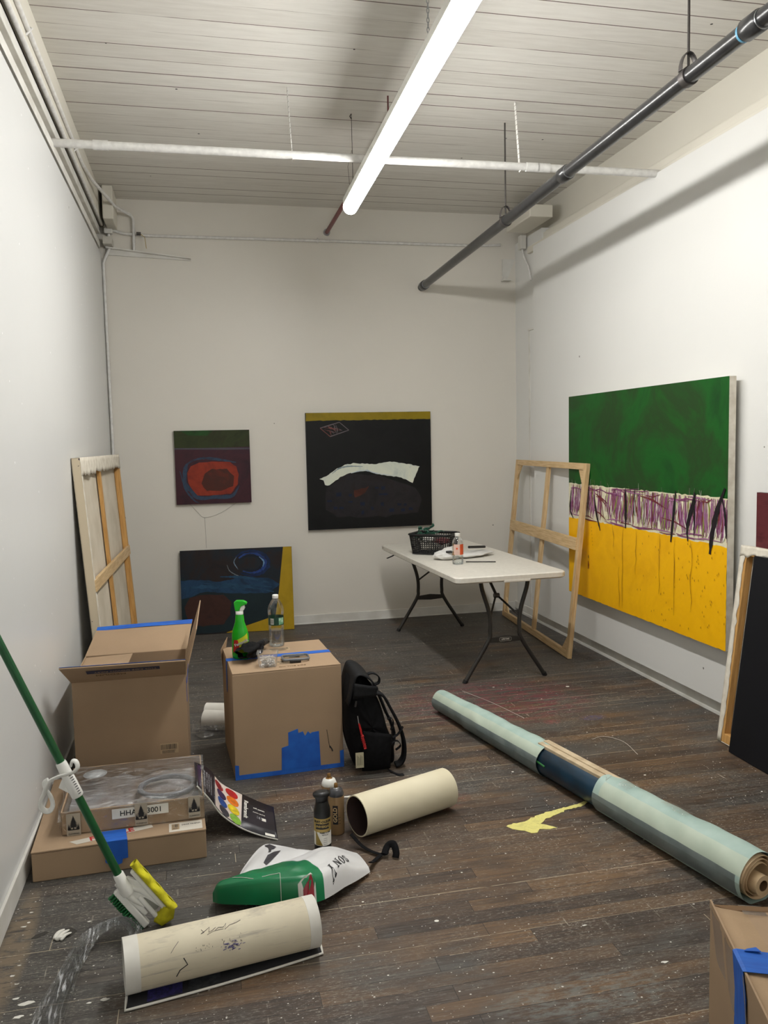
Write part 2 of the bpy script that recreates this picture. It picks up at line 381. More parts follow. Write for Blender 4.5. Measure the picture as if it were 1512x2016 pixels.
struct('wall_right_rear', wr2, 'wall')
struct('baseboard_right', MB().box(2.892, 2.913, Y0, 7.1, 0, .022).box(2.90, 2.914, Y0, YB, .022, .09), ['trimw'], .002)
struct('baseboard_back', MB().box(XL, XR, YB-.012, YB, 0, .083).box(XL, XR, YB-.016, YB, 0, .012), 'trimw', .003)
struct('baseboard_left', MB().box(XL, XL+.012, Y0, YB, 0, .092), 'trimw', .003)
# upper left: gaps painted as dark strips for shade, ledge angle, recess and beam
struct('trim_1', MB().box(XL-.06, XL-.02, Y0, YB, 3.19, 3.235), 'gap')
struct('trim_2', MB().box(XL-.06, XL+.002, Y0, YB-.1, 3.232, 3.285, 0).box(XL-.06, XL-.022, Y0, YB-.1, 3.28, 3.345, 1), ['trimw', 'trimg'], .002)  # grey recessed strip puts the ledge's shadow into the colour
struct('trim_3', MB().box(XL-.06, XL+.004, Y0, YB-.1, 3.345, 3.405), 'trimw', .003)
struct('trim_4', MB().box(-.80, -.668, Y0, YB, 3.43, ZC), 'wall_old', .004)
struct('trim_5', MB().box(-.82, -.70, Y0, YB, 3.40, 3.44), 'gap')
struct('wall_left_upper', MB().box(-.95, -.76, Y0, YB, 3.1, ZC), 'wall_old')
# upper right: beam face, ledge
struct('trim_6', MB().box(3.04, 3.25, Y0, YB, 3.30, ZC), 'wall_old')
struct('trim_7', MB().box(2.945, 3.1, Y0, 7.0, 3.285, 3.36).box(2.90, 3.1, Y0, 6.95, 3.235, 3.292), ['wall_old'], .004)
struct('trim_8', MB().box(XR-.004, XR+.01, 6.96, 6.99, .05, 2.58).box(XR-.012, XR+.01, 6.80, 6.99, 2.575, 2.59), 'trimw')
# timber blocks under the ceiling in both back corners
def tblock(n, x0, x1, y0, y1, z0, z1, lab):
    tag(MB().box(x0, x1, y0, y1, z0, z1).build(n, 'wall_old', None, .008), lab, 'timber block')
tblock('timber_block', -.64, -.56, 6.93, 7.30, 3.40, 3.657, 'cream painted timber block under the ceiling in the back left corner')
tblock('timber_block', 2.72, 2.92, 6.45, 6.98, 3.42, 3.52, 'cream painted timber block jutting out high in the back right corner')

# ------------------------------------------------------------------ ceiling light
def ceiling_light(y_far, y_near, x_far, x_near, z_far, z_near, lab, chains):
    t = thing('ceiling_light', lab, 'ceiling light', (x_far, y_far, z_far))
    a, b = V(x_far, y_far, z_far), V(x_near, y_near, z_near)
    n = 18; r = .046
    prof = [(-math.sin(math.radians(g))*r*1.0, -math.cos(math.radians(g))*r) for g in [-138+i*276/n for i in range(n+1)]]
    va = [a+V(px, 0, pz) for px, pz in prof]; vb = [b+V(px, 0, pz) for px, pz in prof]
    mb = MB().add(va+vb, [(i, i+1, n+1+i+1, n+1+i) for i in range(n)], 0, True)
    mb.add(va, [tuple(range(n+1))]); mb.add(vb, [tuple(range(n, -1, -1))])
    mb.build('diffuser', 'lamp', t)
    h = MB()
    for p0, p1 in ((a, b),):
        q = [(-.047, .008), (-.047, .05), (-.02, .064), (.02, .064), (.047, .05), (.047, .008), (.034, .03), (-.034, .03)]
        k = len(q)
        vv = [p0+V(x, 0, z) for x, z in q]+[p1+V(x, 0, z) for x, z in q]
        h.add(vv, [(i, (i+1) % k, k+(i+1) % k, k+i) for i in range(k)]+[tuple(range(k-1, -1, -1)), tuple(range(k, 2*k))])
    h.build('housing', 'white', t)
    for yy, kind in chains:
        f = (yy-y_far)/(y_near-y_far); p = a.lerp(b, f)+V(0, 0, .06)
        c = MB()
        if kind == 'chain':
            z = p.z; i = 0
            while z < ZC-.01:
                ax = (V(1, 0, 0), V(0, 1, 0))[i % 2]
                c.tube([V(p.x, p.y, z+.011)+ax*.005*math.cos(g)+V(0, 0, .012*math.sin(g)) for g in [k*math.pi/4 for k in range(8)]], .0018, 6, closed=True)
                z += .019; i += 1
            c.build('chain', 'steel', t)
        else:
            c.tube([p, V(p.x, p.y, ZC)], .0018, 6)
            c.tube([V(p.x, p.y, ZC-.03), V(p.x-.01, p.y, ZC-.015), V(p.x, p.y, ZC)], .004, 6)
            c.tube([V(p.x-.003, p.y, ZC-.22), V(p.x-.03, p.y, ZC-.32), V(p.x-.022, p.y, ZC-.43), V(p.x-.002, p.y, ZC-.4)], .0012, 6)
            c.build('wire', 'steel_dark', t)
    return t
ceiling_light(5.36, 2.10, 1.026, .980, 3.125, 3.18, 'long lit white tube light hanging over the middle of the room', [(5.24, 'wire'), (3.42, 'chain')])
ceiling_light(-2.4, -5.4, 1.02, 1.0, 3.15, 3.15, 'second tube light added for fill, hanging unseen far behind the viewer', [(-2.7, 'wire'), (-5.1, 'chain')])  # unseen lamp, added as fill light for the near part

# ------------------------------------------------------------------ pipes
t = thing('ceiling_pipe', 'thick black pipe running under the ceiling from the back wall to the right', 'pipe', (2.03, 7.3, 2.993))
pz = lambda y: 2.993+(7.3-y)*.0225
MB().tube([(2.03, 7.298, pz(7.3)), (2.03, 0.3, pz(.3))], .033, 20).build('pipe', 'pipe_black', t)
for y in (7.2, 4.32, 2.75):
    MB().tube([(2.03, y+.045, pz(y)), (2.03, y+.04, pz(y)), (2.03, y-.04, pz(y)), (2.03, y-.045, pz(y))], [.036, .041, .041, .036], 20).build('coupling', 'pipe_black', t)
    MB().tube([(2.03, y-.048, pz(y)), (2.03, y-.053, pz(y))], .037, 20).build('seam_ring', 'steel', t)
for y in (5.22, 3.16):
    z = pz(y)
    h = MB().tube([(2.03, y+.018, z), (2.03, y-.018, z)], .0385, 20)
    h.build('hanger_clamp', 'steel_dark', t)
    b = MB()
    b.tube([(2.03+.037*math.cos(g), y, z+.02+.075*math.sin(g)**1) for g in [math.pi*k/10 for k in range(11)]], .008, 8, sx=2.0, sy=.4, upv=(1, 0, 0))
    b.build('hanger_loop', 'steel_dark', t)
    MB().tube([(2.03, y, z+.04), (2.03, y, ZC)], .0055, 8).build('hanger_rod', 'steel_dark', t)
MB().tube([(2.03, 2.81, pz(2.8)+.0), (2.03, 2.80, pz(2.8))], .0345, 20).build('blue_mark', mt('blue_enamel', (90, 150, 180), .5), t)
# cross pipe
t = thing('ceiling_pipe', 'thin white painted pipe crossing the room below the ceiling boards', 'pipe', (-.698, 4.967, 3.292))
cp = lambda x: V(x, 4.967-(x+.698)/3.548*.184, 3.292-(x+.698)/3.548*.047)
MB().tube([cp(-.72), cp(2.9)], .023, 16).build('pipe', 'pipe_white', t)
for x in (-.45, 2.05, 2.12): MB().tube([cp(x-.04), cp(x+.04)], .027, 16).build('coupling', 'pipe_white', t)
for x, xc, yc in ((.607, .59, 4.93), (1.972, 1.971, 4.90)):
    p = cp(x)
    MB().beam((p.x, p.y, p.z-.03), (xc, yc, ZC), .022, .003, (1, 0, 0)).build('strap', mat_strap(), t)
# red pipe
t = thing('ceiling_pipe', 'dark red pipe behind the tube light, ending at the back wall', 'pipe', (1.183, 7.3, 3.446))
MB().tube([(1.183, 7.298, 3.446), (1.190, 4.4, 3.47)], .017, 14).build('pipe', 'red_pipe', t)
MB().tube([(1.183, 7.297, 3.446), (1.183, 7.285, 3.446)], .03, 18).build('wall_flange', 'steel', t)
MB().tube([(1.188, 4.94, 3.48), (1.188, 4.94, ZC)], .005, 8).build('hanger_rod', 'red_pipe', t)
MB().tube([V(1.188, 5.02, 3.465)+V(.03*math.cos(g), 0, .034*math.sin(g)) for g in [k*math.pi/6 for k in range(12)]], .007, 8, closed=True).build('hanger_clamp', 'black', t)
# white conduits on the walls
t = thing('wall_conduit', 'thin white conduit running along the top of the back wall', 'conduit', (0, 7.28, 3.37))
MB().tube([(-.60, 7.285, 3.40), (-.52, 7.283, 3.375), (-.3, 7.283, 3.365), (1.2, 7.283, 3.37), (2.55, 7.283, 3.372), (2.78, 7.28, 3.385)], .012, 10).build('conduit', 'pipe_white', t)
MB().tube([(1.10, 7.292, 3.39), (1.10, 7.266, 3.375), (1.10, 7.292, 3.355)], .007, 6).build('clip', 'pipe_white', t)
t = thing('wall_conduit', 'white conduit dropping down the back left corner from a junction box', 'conduit', (-.64, 7.27, 3.4))
MB().box(-.665, -.60, 7.24, 7.298, 3.365, 3.50).build('junction_box', 'trimw', t, .006)
MB().tube([(-.631, 7.27, 3.37), (-.631, 7.27, 3.25), (-.684, 7.275, 3.13), (-.682, 7.275, 2.5), (-.676, 7.275, 1.0), (-.676, 7.275, .1)], .012, 10).build('conduit', 'pipe_white', t)
t = thing('wall_conduit', 'pair of white conduits along the top of the left wall', 'conduit', (-.68, 3, 3.42))
MB().tube([(-.676, Y0, 3.425), (-.676, 7.2, 3.425)], .012, 10).build('conduit', 'pipe_white', t)
MB().tube([(-.658, Y0, 3.485), (-.658, 5.9, 3.485), (-.64, 6.3, 3.5), (-.55, 7.0, 3.515), (-.45, 7.26, 3.52), (-.432, 7.27, 3.49), (-.436, 7.27, 3.24)], .012, 10).build('conduit', 'pipe_white', t)
for y in (5.6, 4.1): MB().tube([(-.67, y, 3.50), (-.64, y, 3.49), (-.67, y, 3.46)], .006, 6).build('clip', 'pipe_white', t)
t = thing('wall_bracket', 'white slanted steel angle fixed on the back wall in the left corner', 'bracket', (-.69, 7.29, 3.24))
MB().prism([(-.66, 7.298, 3.255), (.02, 7.298, 3.18), (.02, 7.298, 3.172), (-.66, 7.298, 3.20)], (0, -.012, 0)).prism([(-.66, 7.298, 3.262), (.02, 7.298, 3.188), (.02, 7.298, 3.180), (-.66, 7.298, 3.25)], (0, -.05, 0)).build('angle', 'trimw', t, .002)
MB().box(-.67, -.60, 7.15, 7.298, 3.26, 3.32).build('end_bracket', 'trimg', t, .003)
t = thing('pipe_valve', 'small valve with a yellow lever beside the corner conduit', 'valve', (-.40, 7.28, 3.36))
MB().tube([(-.41, 7.25, 3.37), (-.375, 7.25, 3.37)], .014, 10).build('valve_body', 'steel_dark', t)
MB().beam((-.375, 7.245, 3.365), (-.345, 7.235, 3.34), .012, .004).beam((-.345, 7.235, 3.34), (-.335, 7.235, 3.25), .012, .004).build('lever', mt('valve_yellow', (170, 140, 30), .5), t)
t = thing('wall_conduit', 'thin conduit along the ledge above the right wall', 'conduit', (2.96, 3, 3.4))
MB().tube([(2.975, Y0, 3.372), (2.975, 7.0, 3.372)], .009, 8).build('conduit', 'wall_old', t)
MB().box(2.86, 2.91, 6.99, 7.06, 3.29, 3.41).build('junction_box', 'trimw', t, .005)
MB().tube([(2.885, 7.02, 3.29), (2.89, 7.0, 3.22), (2.905, 6.93, 3.12), (2.915, 6.9, 3.0)], .009, 8).build('drop_cable', 'pipe_white', t)
t = tag(MB().prism([(2.80, 7.298, 3.26), (2.925, 7.298, 3.26), (2.84, 7.298, 3.07), (2.80, 7.298, 3.07)], (0, -.01, 0)).box(2.79, 2.86, 7.22, 7.298, 3.06, 3.07).build('wall_bracket', 'trimw', None), 'small tapered white bracket high in the back right corner', 'bracket')

# ------------------------------------------------------------------ paintings
def paintm(name, cols, scale=6, stretch=(1, 1, 1), rough=.5, bump=.35, dist=.6):
    t = NT(name); n = t.noise(t.map(stretch), scale, 6, .65, dist=dist)
    k = len(cols); t.fin(t.ramp(n, [(.3+.4*i/(k-1), c) for i, c in enumerate(cols)]), rough, 0, .22); t.bump(n, bump, .003); return t.m
def rag(pts, amp, step=.03):
    out = []
    n = len(pts)
    for i in range(n):
        a = Vector(pts[i]); b = Vector(pts[(i+1) % n]); k = max(1, int((b-a).length/step))
        for j in range(k):
            p = a.lerp(b, j/k); out.append((p.x+R.uniform(-amp, amp), p.y+R.uniform(-amp, amp)))
    return out
class Canvas:
    """stretched canvas; local x right, y up, z out of the picture"""
    def __init__(s, X, w_, h_, t_, face, side='canvas_lt'):
        s.X = X; s.w = w_; s.h = h_; s.mb = MB(); s.mats = [side, face]; s.k = 0
        s.mb.box(0, w_, 0, h_, -t_, 0, 0, X); s.mb.mi = [0]*6; s.mb.mi[1] = 1
    def mat(s, m_):
        if m_ not in s.mats: s.mats.append(m_)
        return s.mats.index(m_)
    def shape(s, pts, m_):
        s.k += 1; z = .0005+.000007*s.k; i = s.mat(m_)
        s.mb.poly([s.X @ Vector((max(.0, min(s.w, x)), max(0, min(s.h, y)), z)) for x, y in pts], i)
    def stroke(s, pts, w_, m_, taper=True, jit=.0):
        pts = [Vector(p) for p in pts]; n = len(pts); L = []; Rr = []
        for i, p in enumerate(pts):
            d = (pts[min(i+1, n-1)]-pts[max(i-1, 0)]).normalized(); q = Vector((-d.y, d.x))
            f = (math.sin(math.pi*(.12+.76*i/(n-1)))) if taper else 1
            ww = w_/2*f*(1+R.uniform(-jit, jit)); L.append(p+q*ww); Rr.append(p-q*ww)
        s.k += 1; z = .0005+.000007*s.k; i = s.mat(m_)
        cl = lambda p: s.X @ Vector((max(0, min(s.w, p.x)), max(0, min(s.h, p.y)), z))
        vs_ = [cl(p) for p in L]+[cl(p) for p in Rr]
        s.mb.add(vs_, [(j, n+j, n+j+1, j+1) for j in range(n-1)], i)
    def done(s, t, bevel=0): return s.mb.build('canvas', s.mats, t)
def curve(pts, n=24):
    P = [Vector(p) for p in pts]; P = [P[0]*2-P[1]]+P+[P[-1]*2-P[-2]]; out = []
    m_ = len(P)-3
    for i in range(n+1):
        u = i/n*m_; k = min(int(u), m_-1); f = u-k; a, b, c, d = P[k:k+4]
        out.append(.5*((2*b)+(c-a)*f+(2*a-5*b+4*c-d)*f*f+(3*b-a-3*c+d)*f**3))
    return out

# small square painting (image coordinates of the zoomed photo -> canvas)
X = frame((-.18, 7.268, 1.118), (1, 0, 0), (0, 0, 1))
t = thing('painting', 'small square painting of a red oval under a dark green band', 'painting', X=X)
c = Canvas(X, .635, .630, .03, paintm('plum_paint', [(44, 30, 38), (66, 36, 44), (52, 34, 46)], 5, (1, 1, 5)), 'ink')
q = lambda x, y: ((x-702)/468*.635, (535-y)/450*.63)
c.shape(rag([(0, .63), (.635, .63), (.635, .485), (.3, .48), (0, .482)], .004), paintm('dark_green_paint', [(34, 44, 24), (50, 58, 30), (40, 36, 26)], 4, (1, 1, 6)))
c.shape([(.05, .63), (.33, .63), (.28, .585), (.12, .59)], paintm('bright_green_glaze', [(34, 52, 26), (36, 84, 34)], 6, (1, 1, 3)))
bl = paintm('slate_blue_paint', [(44, 50, 68), (50, 68, 90), (50, 40, 54)], 9)
c.stroke([(0, .478), (.2, .474), (.45, .47), (.635, .468)], .014, paintm('grey_violet', [(70, 66, 78), (82, 76, 84)], 9), False, .3)
for o, ww in ((0, .03), (8, .02)):
    c.stroke(curve([q(820+o, 262), q(772-o, 300), q(762-o, 400), q(800, 460+o), q(840, 495+o), q(950, 492+o), q(1050, 488+o), q(1095, 430)]), ww, bl, True, .4)
c.stroke(curve([q(800, 270), q(870, 255), q(960, 262), q(1080, 285)]), .02, bl, True, .4)
c.stroke(curve([q(730, 330), q(760, 440), q(810, 510), q(840, 528)]), .014, bl, True, .4)
c.shape(rag([q(*p) for p in [(776, 340), (800, 300), (850, 282), (950, 276), (1040, 282), (1082, 310), (1094, 360), (1085, 420), (1040, 478), (930, 482), (832, 484), (800, 440), (778, 400)]], .003), paintm('red_paint', [(104, 40, 30), (140, 52, 34), (122, 44, 32), (84, 36, 32)], 4))
c.shape(rag([q(*p) for p in [(880, 350), (930, 322), (1020, 325), (1062, 370), (1055, 430), (980, 462), (890, 455), (860, 410)]], .005), paintm('brown_red_paint', [(84, 38, 30), (70, 40, 34), (104, 42, 32)], 6))
c.done(t)
tag(MB().tube(curve([V(-.075, 7.297, 1.125), V(-.01, 7.297, 1.05), V(.05, 7.297, .998), V(.18, 7.297, 1.03), V(.33, 7.297, 1.118)], 24), .0016, 5).tube([V(.05, 7.297, .998), V(.055, 7.297, .73)], .0016, 5).build('drooping_string', mt('pale_cord', (190, 186, 178), .6)), 'thin pale string drooping on the wall under the small square painting', 'string')
# black painting with white band
X = frame((.948, 7.262, .850), (1, 0, 0), (0, 0, 1))
t = thing('painting', 'black painting with a curved white band and mustard top edge', 'painting', X=X)
c = Canvas(X, 1.137, 1.035, .035, paintm('black_paint', [(13, 14, 15), (19, 20, 21), (16, 18, 18)], 4, (1, 1, 2), .42), 'ink')
q = lambda x, y: ((x-122)/1268*1.137, (1262-y)/1192*1.035)
c.shape(rag([(0, 1.035), (1.137, 1.035), (1.137, .968), (0, .966)], .003), paintm('mustard_paint', [(120, 104, 14), (142, 122, 20), (132, 112, 16)], 4, (1, 1, 8)))
c.shape(rag([q(*p) for p in [(300, 850), (500, 700), (800, 720), (1050, 790), (1230, 860), (1290, 1000), (1240, 1120), (900, 1150), (400, 1140), (290, 1050)]], .01, .06), paintm('charcoal_paint', [(27, 26, 29), (38, 36, 39), (32, 26, 26)], 5, (1, 1, 1)))
up_ = [(245, 745), (330, 700), (420, 640), (500, 605), (580, 590), (700, 598), (820, 602), (900, 588), (980, 584), (1080, 600), (1180, 620), (1268, 636)]
lo_ = [(1240, 700), (1190, 808), (1120, 775), (1050, 745), (950, 728), (850, 712), (780, 690), (700, 672), (620, 675), (540, 690), (450, 730), (380, 780), (320, 814), (300, 800), (280, 760)]
c.shape(rag([q(*p) for p in up_+lo_], .004, .02), paintm('pale_white_paint', [(186, 196, 190), (208, 214, 202), (216, 220, 204), (178, 190, 192)], 5, (1, 1, 5), .4, .6))
c.stroke(curve([q(370, 690), q(440, 640), q(540, 620), q(680, 625)]), .012, paintm('blue_grey_edge', [(120, 136, 140), (150, 164, 166)], 12), True, .4)
c.stroke(curve([q(560, 690), q(700, 665), q(820, 700), q(1000, 730)]), .01, 'blue_grey' if False else paintm('blue_white_edge', [(170, 184, 196), (196, 204, 206)], 12), True, .4)
dm = paintm('grey_scribble', [(84, 76, 80), (116, 108, 112)], 12); dr = paintm('red_scribble', [(100, 54, 50), (130, 84, 78)], 12)
D = [(262, 225), (455, 168), (548, 250), (360, 312)]
for i in range(4): c.stroke([q(*D[i]), q((D[i][0]+D[(i+1) % 4][0])/2, (D[i][1]+D[(i+1) % 4][1])/2), q(*D[(i+1) % 4])], .008, dm if i != 3 else dr, False, .4)
for i in range(22):
    u0, u1 = R.random(), R.random(); a = Vector(D[0]).lerp(Vector(D[1]), u0); b = Vector(D[3]).lerp(Vector(D[2]), u1); f0, f1 = sorted((R.random(), R.random()))
    p0 = a.lerp(b, f0); p1 = a.lerp(b, f1); c.stroke([q(*p0), q((p0.x+p1.x)/2+R.uniform(-9, 9), (p0.y+p1.y)/2), q(*p1)], .006, dr if p0.x < 360 else dm, True, .5)
c.shape(rag([q(*p) for p in [(585, 868), (700, 848), (745, 830), (700, 900), (650, 920), (592, 940)]], .004), paintm('rust_paint', [(58, 32, 26), (82, 42, 32)], 8))
bm = paintm('navy_dabs', [(18, 24, 44), (24, 34, 60)], 12)
for x, y in [(430, 905), (548, 915), (545, 985), (670, 1012), (395, 1045), (455, 1045), (820, 850), (885, 855), (865, 918), (912, 920), (870, 1020), (770, 1062), (1050, 1030), (1110, 1035), (970, 1088), (1170, 1080), (670, 1100), (1085, 1092), (335, 970)]:
    a, b = R.uniform(12, 26), R.uniform(9, 20); c.shape(rag([q(x-a, y-b), q(x+a, y-b), q(x+a, y+b), q(x-a, y+b)], .003), bm)
c.done(t)
# painting leaning at the foot of the back wall
X = frame((-.175, 7.175, .004), (.95, -.055, 0), (.0, .075, .72))
t = thing('painting', 'dark blue and brown painting with yellow edge, standing on the floor', 'painting', X=X)
c = Canvas(X, .955, .722, .03, paintm('night_paint', [(24, 24, 30), (38, 30, 30), (26, 36, 44), (30, 28, 30)], 3), 'ink')
q = lambda x, y: ((x-757-(y-828)*.03)/685*.955, (1355-y+(x-757)*-.035)/530*.722)
yl = paintm('ochre_yellow_paint', [(150, 124, 18), (170, 140, 26), (160, 130, 22)], 3)
bb = paintm('deep_blue_paint', [(20, 40, 62), (32, 62, 92), (22, 30, 44)], 4, (1, 1, 4)); tl = paintm('dark_teal_paint', [(20, 34, 40), (28, 44, 48)], 4)
c.shape(rag([q(*p) for p in [(757, 990), (900, 1050), (1050, 1070), (1200, 1060), (1360, 1080), (1345, 1240), (1040, 1335), (825, 1352), (765, 1350)]], .004), tl)
c.shape(rag([q(*p) for p in [(760, 1010), (860, 1010), (1000, 1020), (1150, 990), (1300, 1000), (1370, 1040), (1300, 1100), (1100, 1095), (900, 1085), (820, 1120), (762, 1130)]], .006), bb)
c.shape(rag([q(*p) for p in [(785, 1180), (820, 1120), (900, 1100), (1020, 1105), (1068, 1150), (1062, 1230), (1020, 1290), (900, 1300), (810, 1290)]], .004), paintm('umber_paint', [(48, 30, 26), (62, 38, 32), (44, 28, 28)], 5))
c.shape([q(*p) for p in [(1388, 800), (1440, 800), (1460, 1370), (1040, 1370), (1040, 1342), (1340, 1242), (1362, 1080)]], yl)
for rad, ww, mm in ((1.0, .03, (28, 48, 92)), (.8, .024, (40, 70, 140)), (.62, .02, (22, 30, 50))):
    c.stroke(curve([q(1190+110*rad*math.cos(a), 905+78*rad*math.sin(a)) for a in [i*.6-2.6 for i in range(9)]], 40), ww, paintm('blue_swirl', [tuple(int(v*.6) for v in mm), mm], 9), True, .4)
c.stroke(curve([q(1240, 865), q(1268, 895), q(1262, 930)]), .012, paintm('pale_blue_dab', [(90, 130, 170), (120, 150, 180)], 12), True, .4)
c.stroke(curve([q(1042, 915), q(1060, 955), q(1110, 985), (q(1150, 995))]), .006, paintm('pale_line', [(90, 100, 110), (130, 138, 140)], 12), True, .3)
c.stroke(curve([q(1100, 865), q(1085, 900), q(1110, 945)]), .008, paintm('pale_line_b', [(80, 96, 110), (110, 130, 150)], 12), True, .5)
for x0, y0, x1, y1, ww in ((900, 1030, 1330, 1090, .02), (780, 1060, 1150, 1070, .03), (1000, 990, 1300, 1030, .02), (1050, 1060, 1320, 1060, .012)):
    c.stroke(curve([q(x0, y0), q((x0+x1)/2, (y0+y1)/2-14), q(x1, y1)]), ww, paintm('mid_blue', [(24, 50, 74), (40, 78, 108)], 8, (1, 1, 5)), True, .5)
c.done(t)
# large green and yellow painting on the right wall
X = frame((2.775, 5.856, .440), (0, -1, 0), (0, 0, 1))
t = thing('painting', 'large painting, green above and yellow below a scribbled purple strip, hung on the right wall', 'painting', X=X)
c = Canvas(X, 1.945, 1.490, .042, paintm('green_paint', [(18, 62, 24), (22, 84, 28), (34, 62, 28), (18, 90, 24)], 2.2, (1, .8, 3), .5, .4), 'canvas_lt')
c.shape(rag([(0, 0), (1.945, 0), (1.945, .6), (0, .6)], .003), paintm('yellow_paint', [(226, 164, 4), (242, 182, 8), (234, 172, 6)], 2.2, (1, 1, 1), .5, .2))
c.shape(rag([(0, .575), (1.0, .58), (1.945, .572), (1.945, .84), (1.0, .835), (0, .836)], .005), paintm('cream_ground', [(206, 200, 160), (222, 216, 190), (190, 184, 140)], 9))
pk = [paintm('plum_crayon', [(112, 54, 92), (138, 78, 118)], 14), paintm('mauve_crayon', [(140, 92, 128), (168, 120, 150)], 14), paintm('wine_crayon', [(98, 40, 48), (124, 58, 60)], 14), paintm('olive_crayon', [(110, 112, 60), (150, 150, 86)], 14), paintm('white_crayon', [(214, 210, 200), (228, 224, 214)], 14)]
for i in range(560):
    x = R.uniform(0.01, 1.95)
    if .42 < x < .62 and R.random() < .75: continue
    y0 = R.uniform(.59, .68); y1 = min(.83, y0+R.uniform(.08, .24)); dx = R.gauss(.01, .025)
    c.stroke([(x, y0), (x+dx*.5+R.uniform(-.008, .008), (y0+y1)/2), (x+dx, y1)], R.uniform(.006, .018), R.choice([pk[0], pk[0], pk[1], pk[1], pk[1], pk[2], pk[3], pk[4]]), True, .3)
for i in range(34):
    x = R.uniform(0, 1.8); y = R.choice([R.uniform(.585, .615), R.uniform(.79, .83)]); c.stroke([(x, y), (x+.08, y+R.uniform(-.012, .012)), (x+R.uniform(.12, .3), y+R.uniform(-.02, .02))], R.uniform(.006, .012), R.choice(pk[:3]), True, .3)
for a, b in (((.44, .78), (.6, .70)), ((.45, .76), (.62, .72)), ((.42, .66), (.6, .60)), ((.5, .80), (.56, .62)), ((1.05, .80), (1.35, .74)), ((1.3, .68), (1.6, .63))):
    c.stroke([a, ((a[0]+b[0])/2, (a[1]+b[1])/2+.012), b], .012, pk[2], True, .3)
for i in range(26):
    x = R.uniform(.02, 1.95); c.stroke([(x, R.uniform(.8, .84)), (x+R.uniform(-.02, .02), R.uniform(.85, .88))], .004, R.choice(pk), True, .2)
ik = paintm('black_crayon', [(24, 20, 24), (38, 32, 36)], 14)
BS = [([(0.047, 0.783), (0.028, 0.641), (0.085, 0.57)], 0.018), ([(0.419, 0.77), (0.454, 0.64), (0.512, 0.52)], 0.022), ([(0.863, 0.842), (0.869, 0.704), (0.866, 0.571)], 0.026), ([(1.455, 0.854), (1.436, 0.72), (1.406, 0.541)], 0.024), ([(1.645, 0.855), (1.643, 0.807), (1.58, 0.66), (1.583, 0.566)], 0.03), ([(1.643, 0.807), (1.647, 0.719), (1.645, 0.604)], 0.016), ([(1.926, 0.892), (1.862, 0.771), (1.816, 0.631), (1.797, 0.517)], 0.04), ([(1.901, 0.841), (1.93, 0.743), (1.943, 0.619)], 0.02), ([(0.982, 0.843), (0.973, 0.702), (0.983, 0.663)], 0.012)]
for pts, ww in BS: c.stroke(curve(pts, 12), ww, ik, True, .25)
br = paintm('brown_speck', [(110, 70, 10), (140, 88, 14)], 20)
for i in range(70):
    x = min(1.95, 1.945-abs(R.gauss(0, .45))); y = R.uniform(.02, .55)
    if x < .05: continue
    c.stroke([(x, y), (x+R.uniform(-.004, .004), y+.006), (x, y+.014)], .0045, br, True, .2)
for x, y0, y1 in ((.83, .58, .02), (.7, .58, .42), (1.0, .58, .28), (1.28, .57, .2), (1.45, .57, .1), (1.62, .57, .15), (.78, .3, .02)):
    c.stroke([(x+R.uniform(-.01, .01), y0+(y1-y0)*k/6) for k in range(7)], .004, br, True, .4)
c.stroke([(.33, .22), (.335, .25), (.33, .28)], .022, paintm('rust_drip', [(120, 60, 10), (150, 84, 14)], 20), True, .3)
c.stroke([(.335, .30), (.335, .31), (.335, .325)], .014, br, True, .3)
for k in range(6): c.stroke([(.4-.004*k, .40+.025*k), (.4-.004*k, .41+.025*k)], .01, br, True, .3)
c.done(t)
MB().box(2.818, 2.849, 3.93, 3.965, .455, .52).build('wall_cleat', 'wood', t)

# ------------------------------------------------------------------ canvases seen from behind
def back_canvas(X, w_, h_, lab, midv, crossy, cover_top=.0, wood='woodo', side='canvas'):
    t = thing('stretched_canvas', lab, 'canvas', X=X)
    T = .047
    MB().box(0, w_, 0, h_, -T, -T+.004, 0, X).box(0, .003, 0, h_, -T, 0, 1, X).box(w_-.003, w_, 0, h_, -T, 0, 1, X).box(0, w_, h_-.003, h_, -T, 0, 1, X).box(0, w_, 0, .003, -T, 0, 1, X).build('canvas', ['canvas', side], t)
    b = .05
    for k, a in enumerate(((.003, b, .003, h_-.003), (w_-b, w_-.003, .003, h_-.003))): MB().box(a[0], a[1], a[2], a[3], -T+.006, -.001, 0, X).build('stretcher_bar', wood, t, .003)
    for a in ((b, w_-b, .003, b), (b, w_-b, h_-b, h_-.003)): MB().box(*a, -T+.006, -.001, 0, X).build('stretcher_bar', wood, t, .003)
    for x in midv: MB().box(x-.022, x+.022, b, h_-b, -T+.012, -.012, 0, X).build('cross_bar', wood, t, .002)
    for y in crossy: MB().box(.004, w_-.004, y-.035, y+.035, -.012, .008, 0, X).build('cross_bar', 'wood', t, .002)
    # folded canvas edge wrapped round the bars
    for (x0, x1, y0, y1), vert in (((.0, .038, 0, h_), 1), ((0, w_, h_-(.10 if cover_top else .05), h_), 0)):
        n = int((y1-y0 if vert else x1-x0)/.03); g = MB()
        if vert:
            ed = [x1+R.uniform(-.007, .006) for _ in range(n+1)]
            g.grid(lambda u, v: X @ V(x0+(ed[round(u*n)]-x0)*v, y0+(y1-y0)*u, .0012+.0015*math.sin(u*70)*v), n, 3)
        else:
            ed = [y0+R.uniform(-.012, .012) for _ in range(n+1)]
            g.grid(lambda u, v: X @ V(x0+(x1-x0)*u, y1+(ed[round(u*n)]-y1)*v, .0025+.003*math.sin(u*50)*v), n, 4)
        g.build('folded_edge', 'canvas_lt', t, solid=.001)
    return t
spl = NT('splattered_edge'); vo = spl.vor(spl.map((1, 1, 1)), 26)
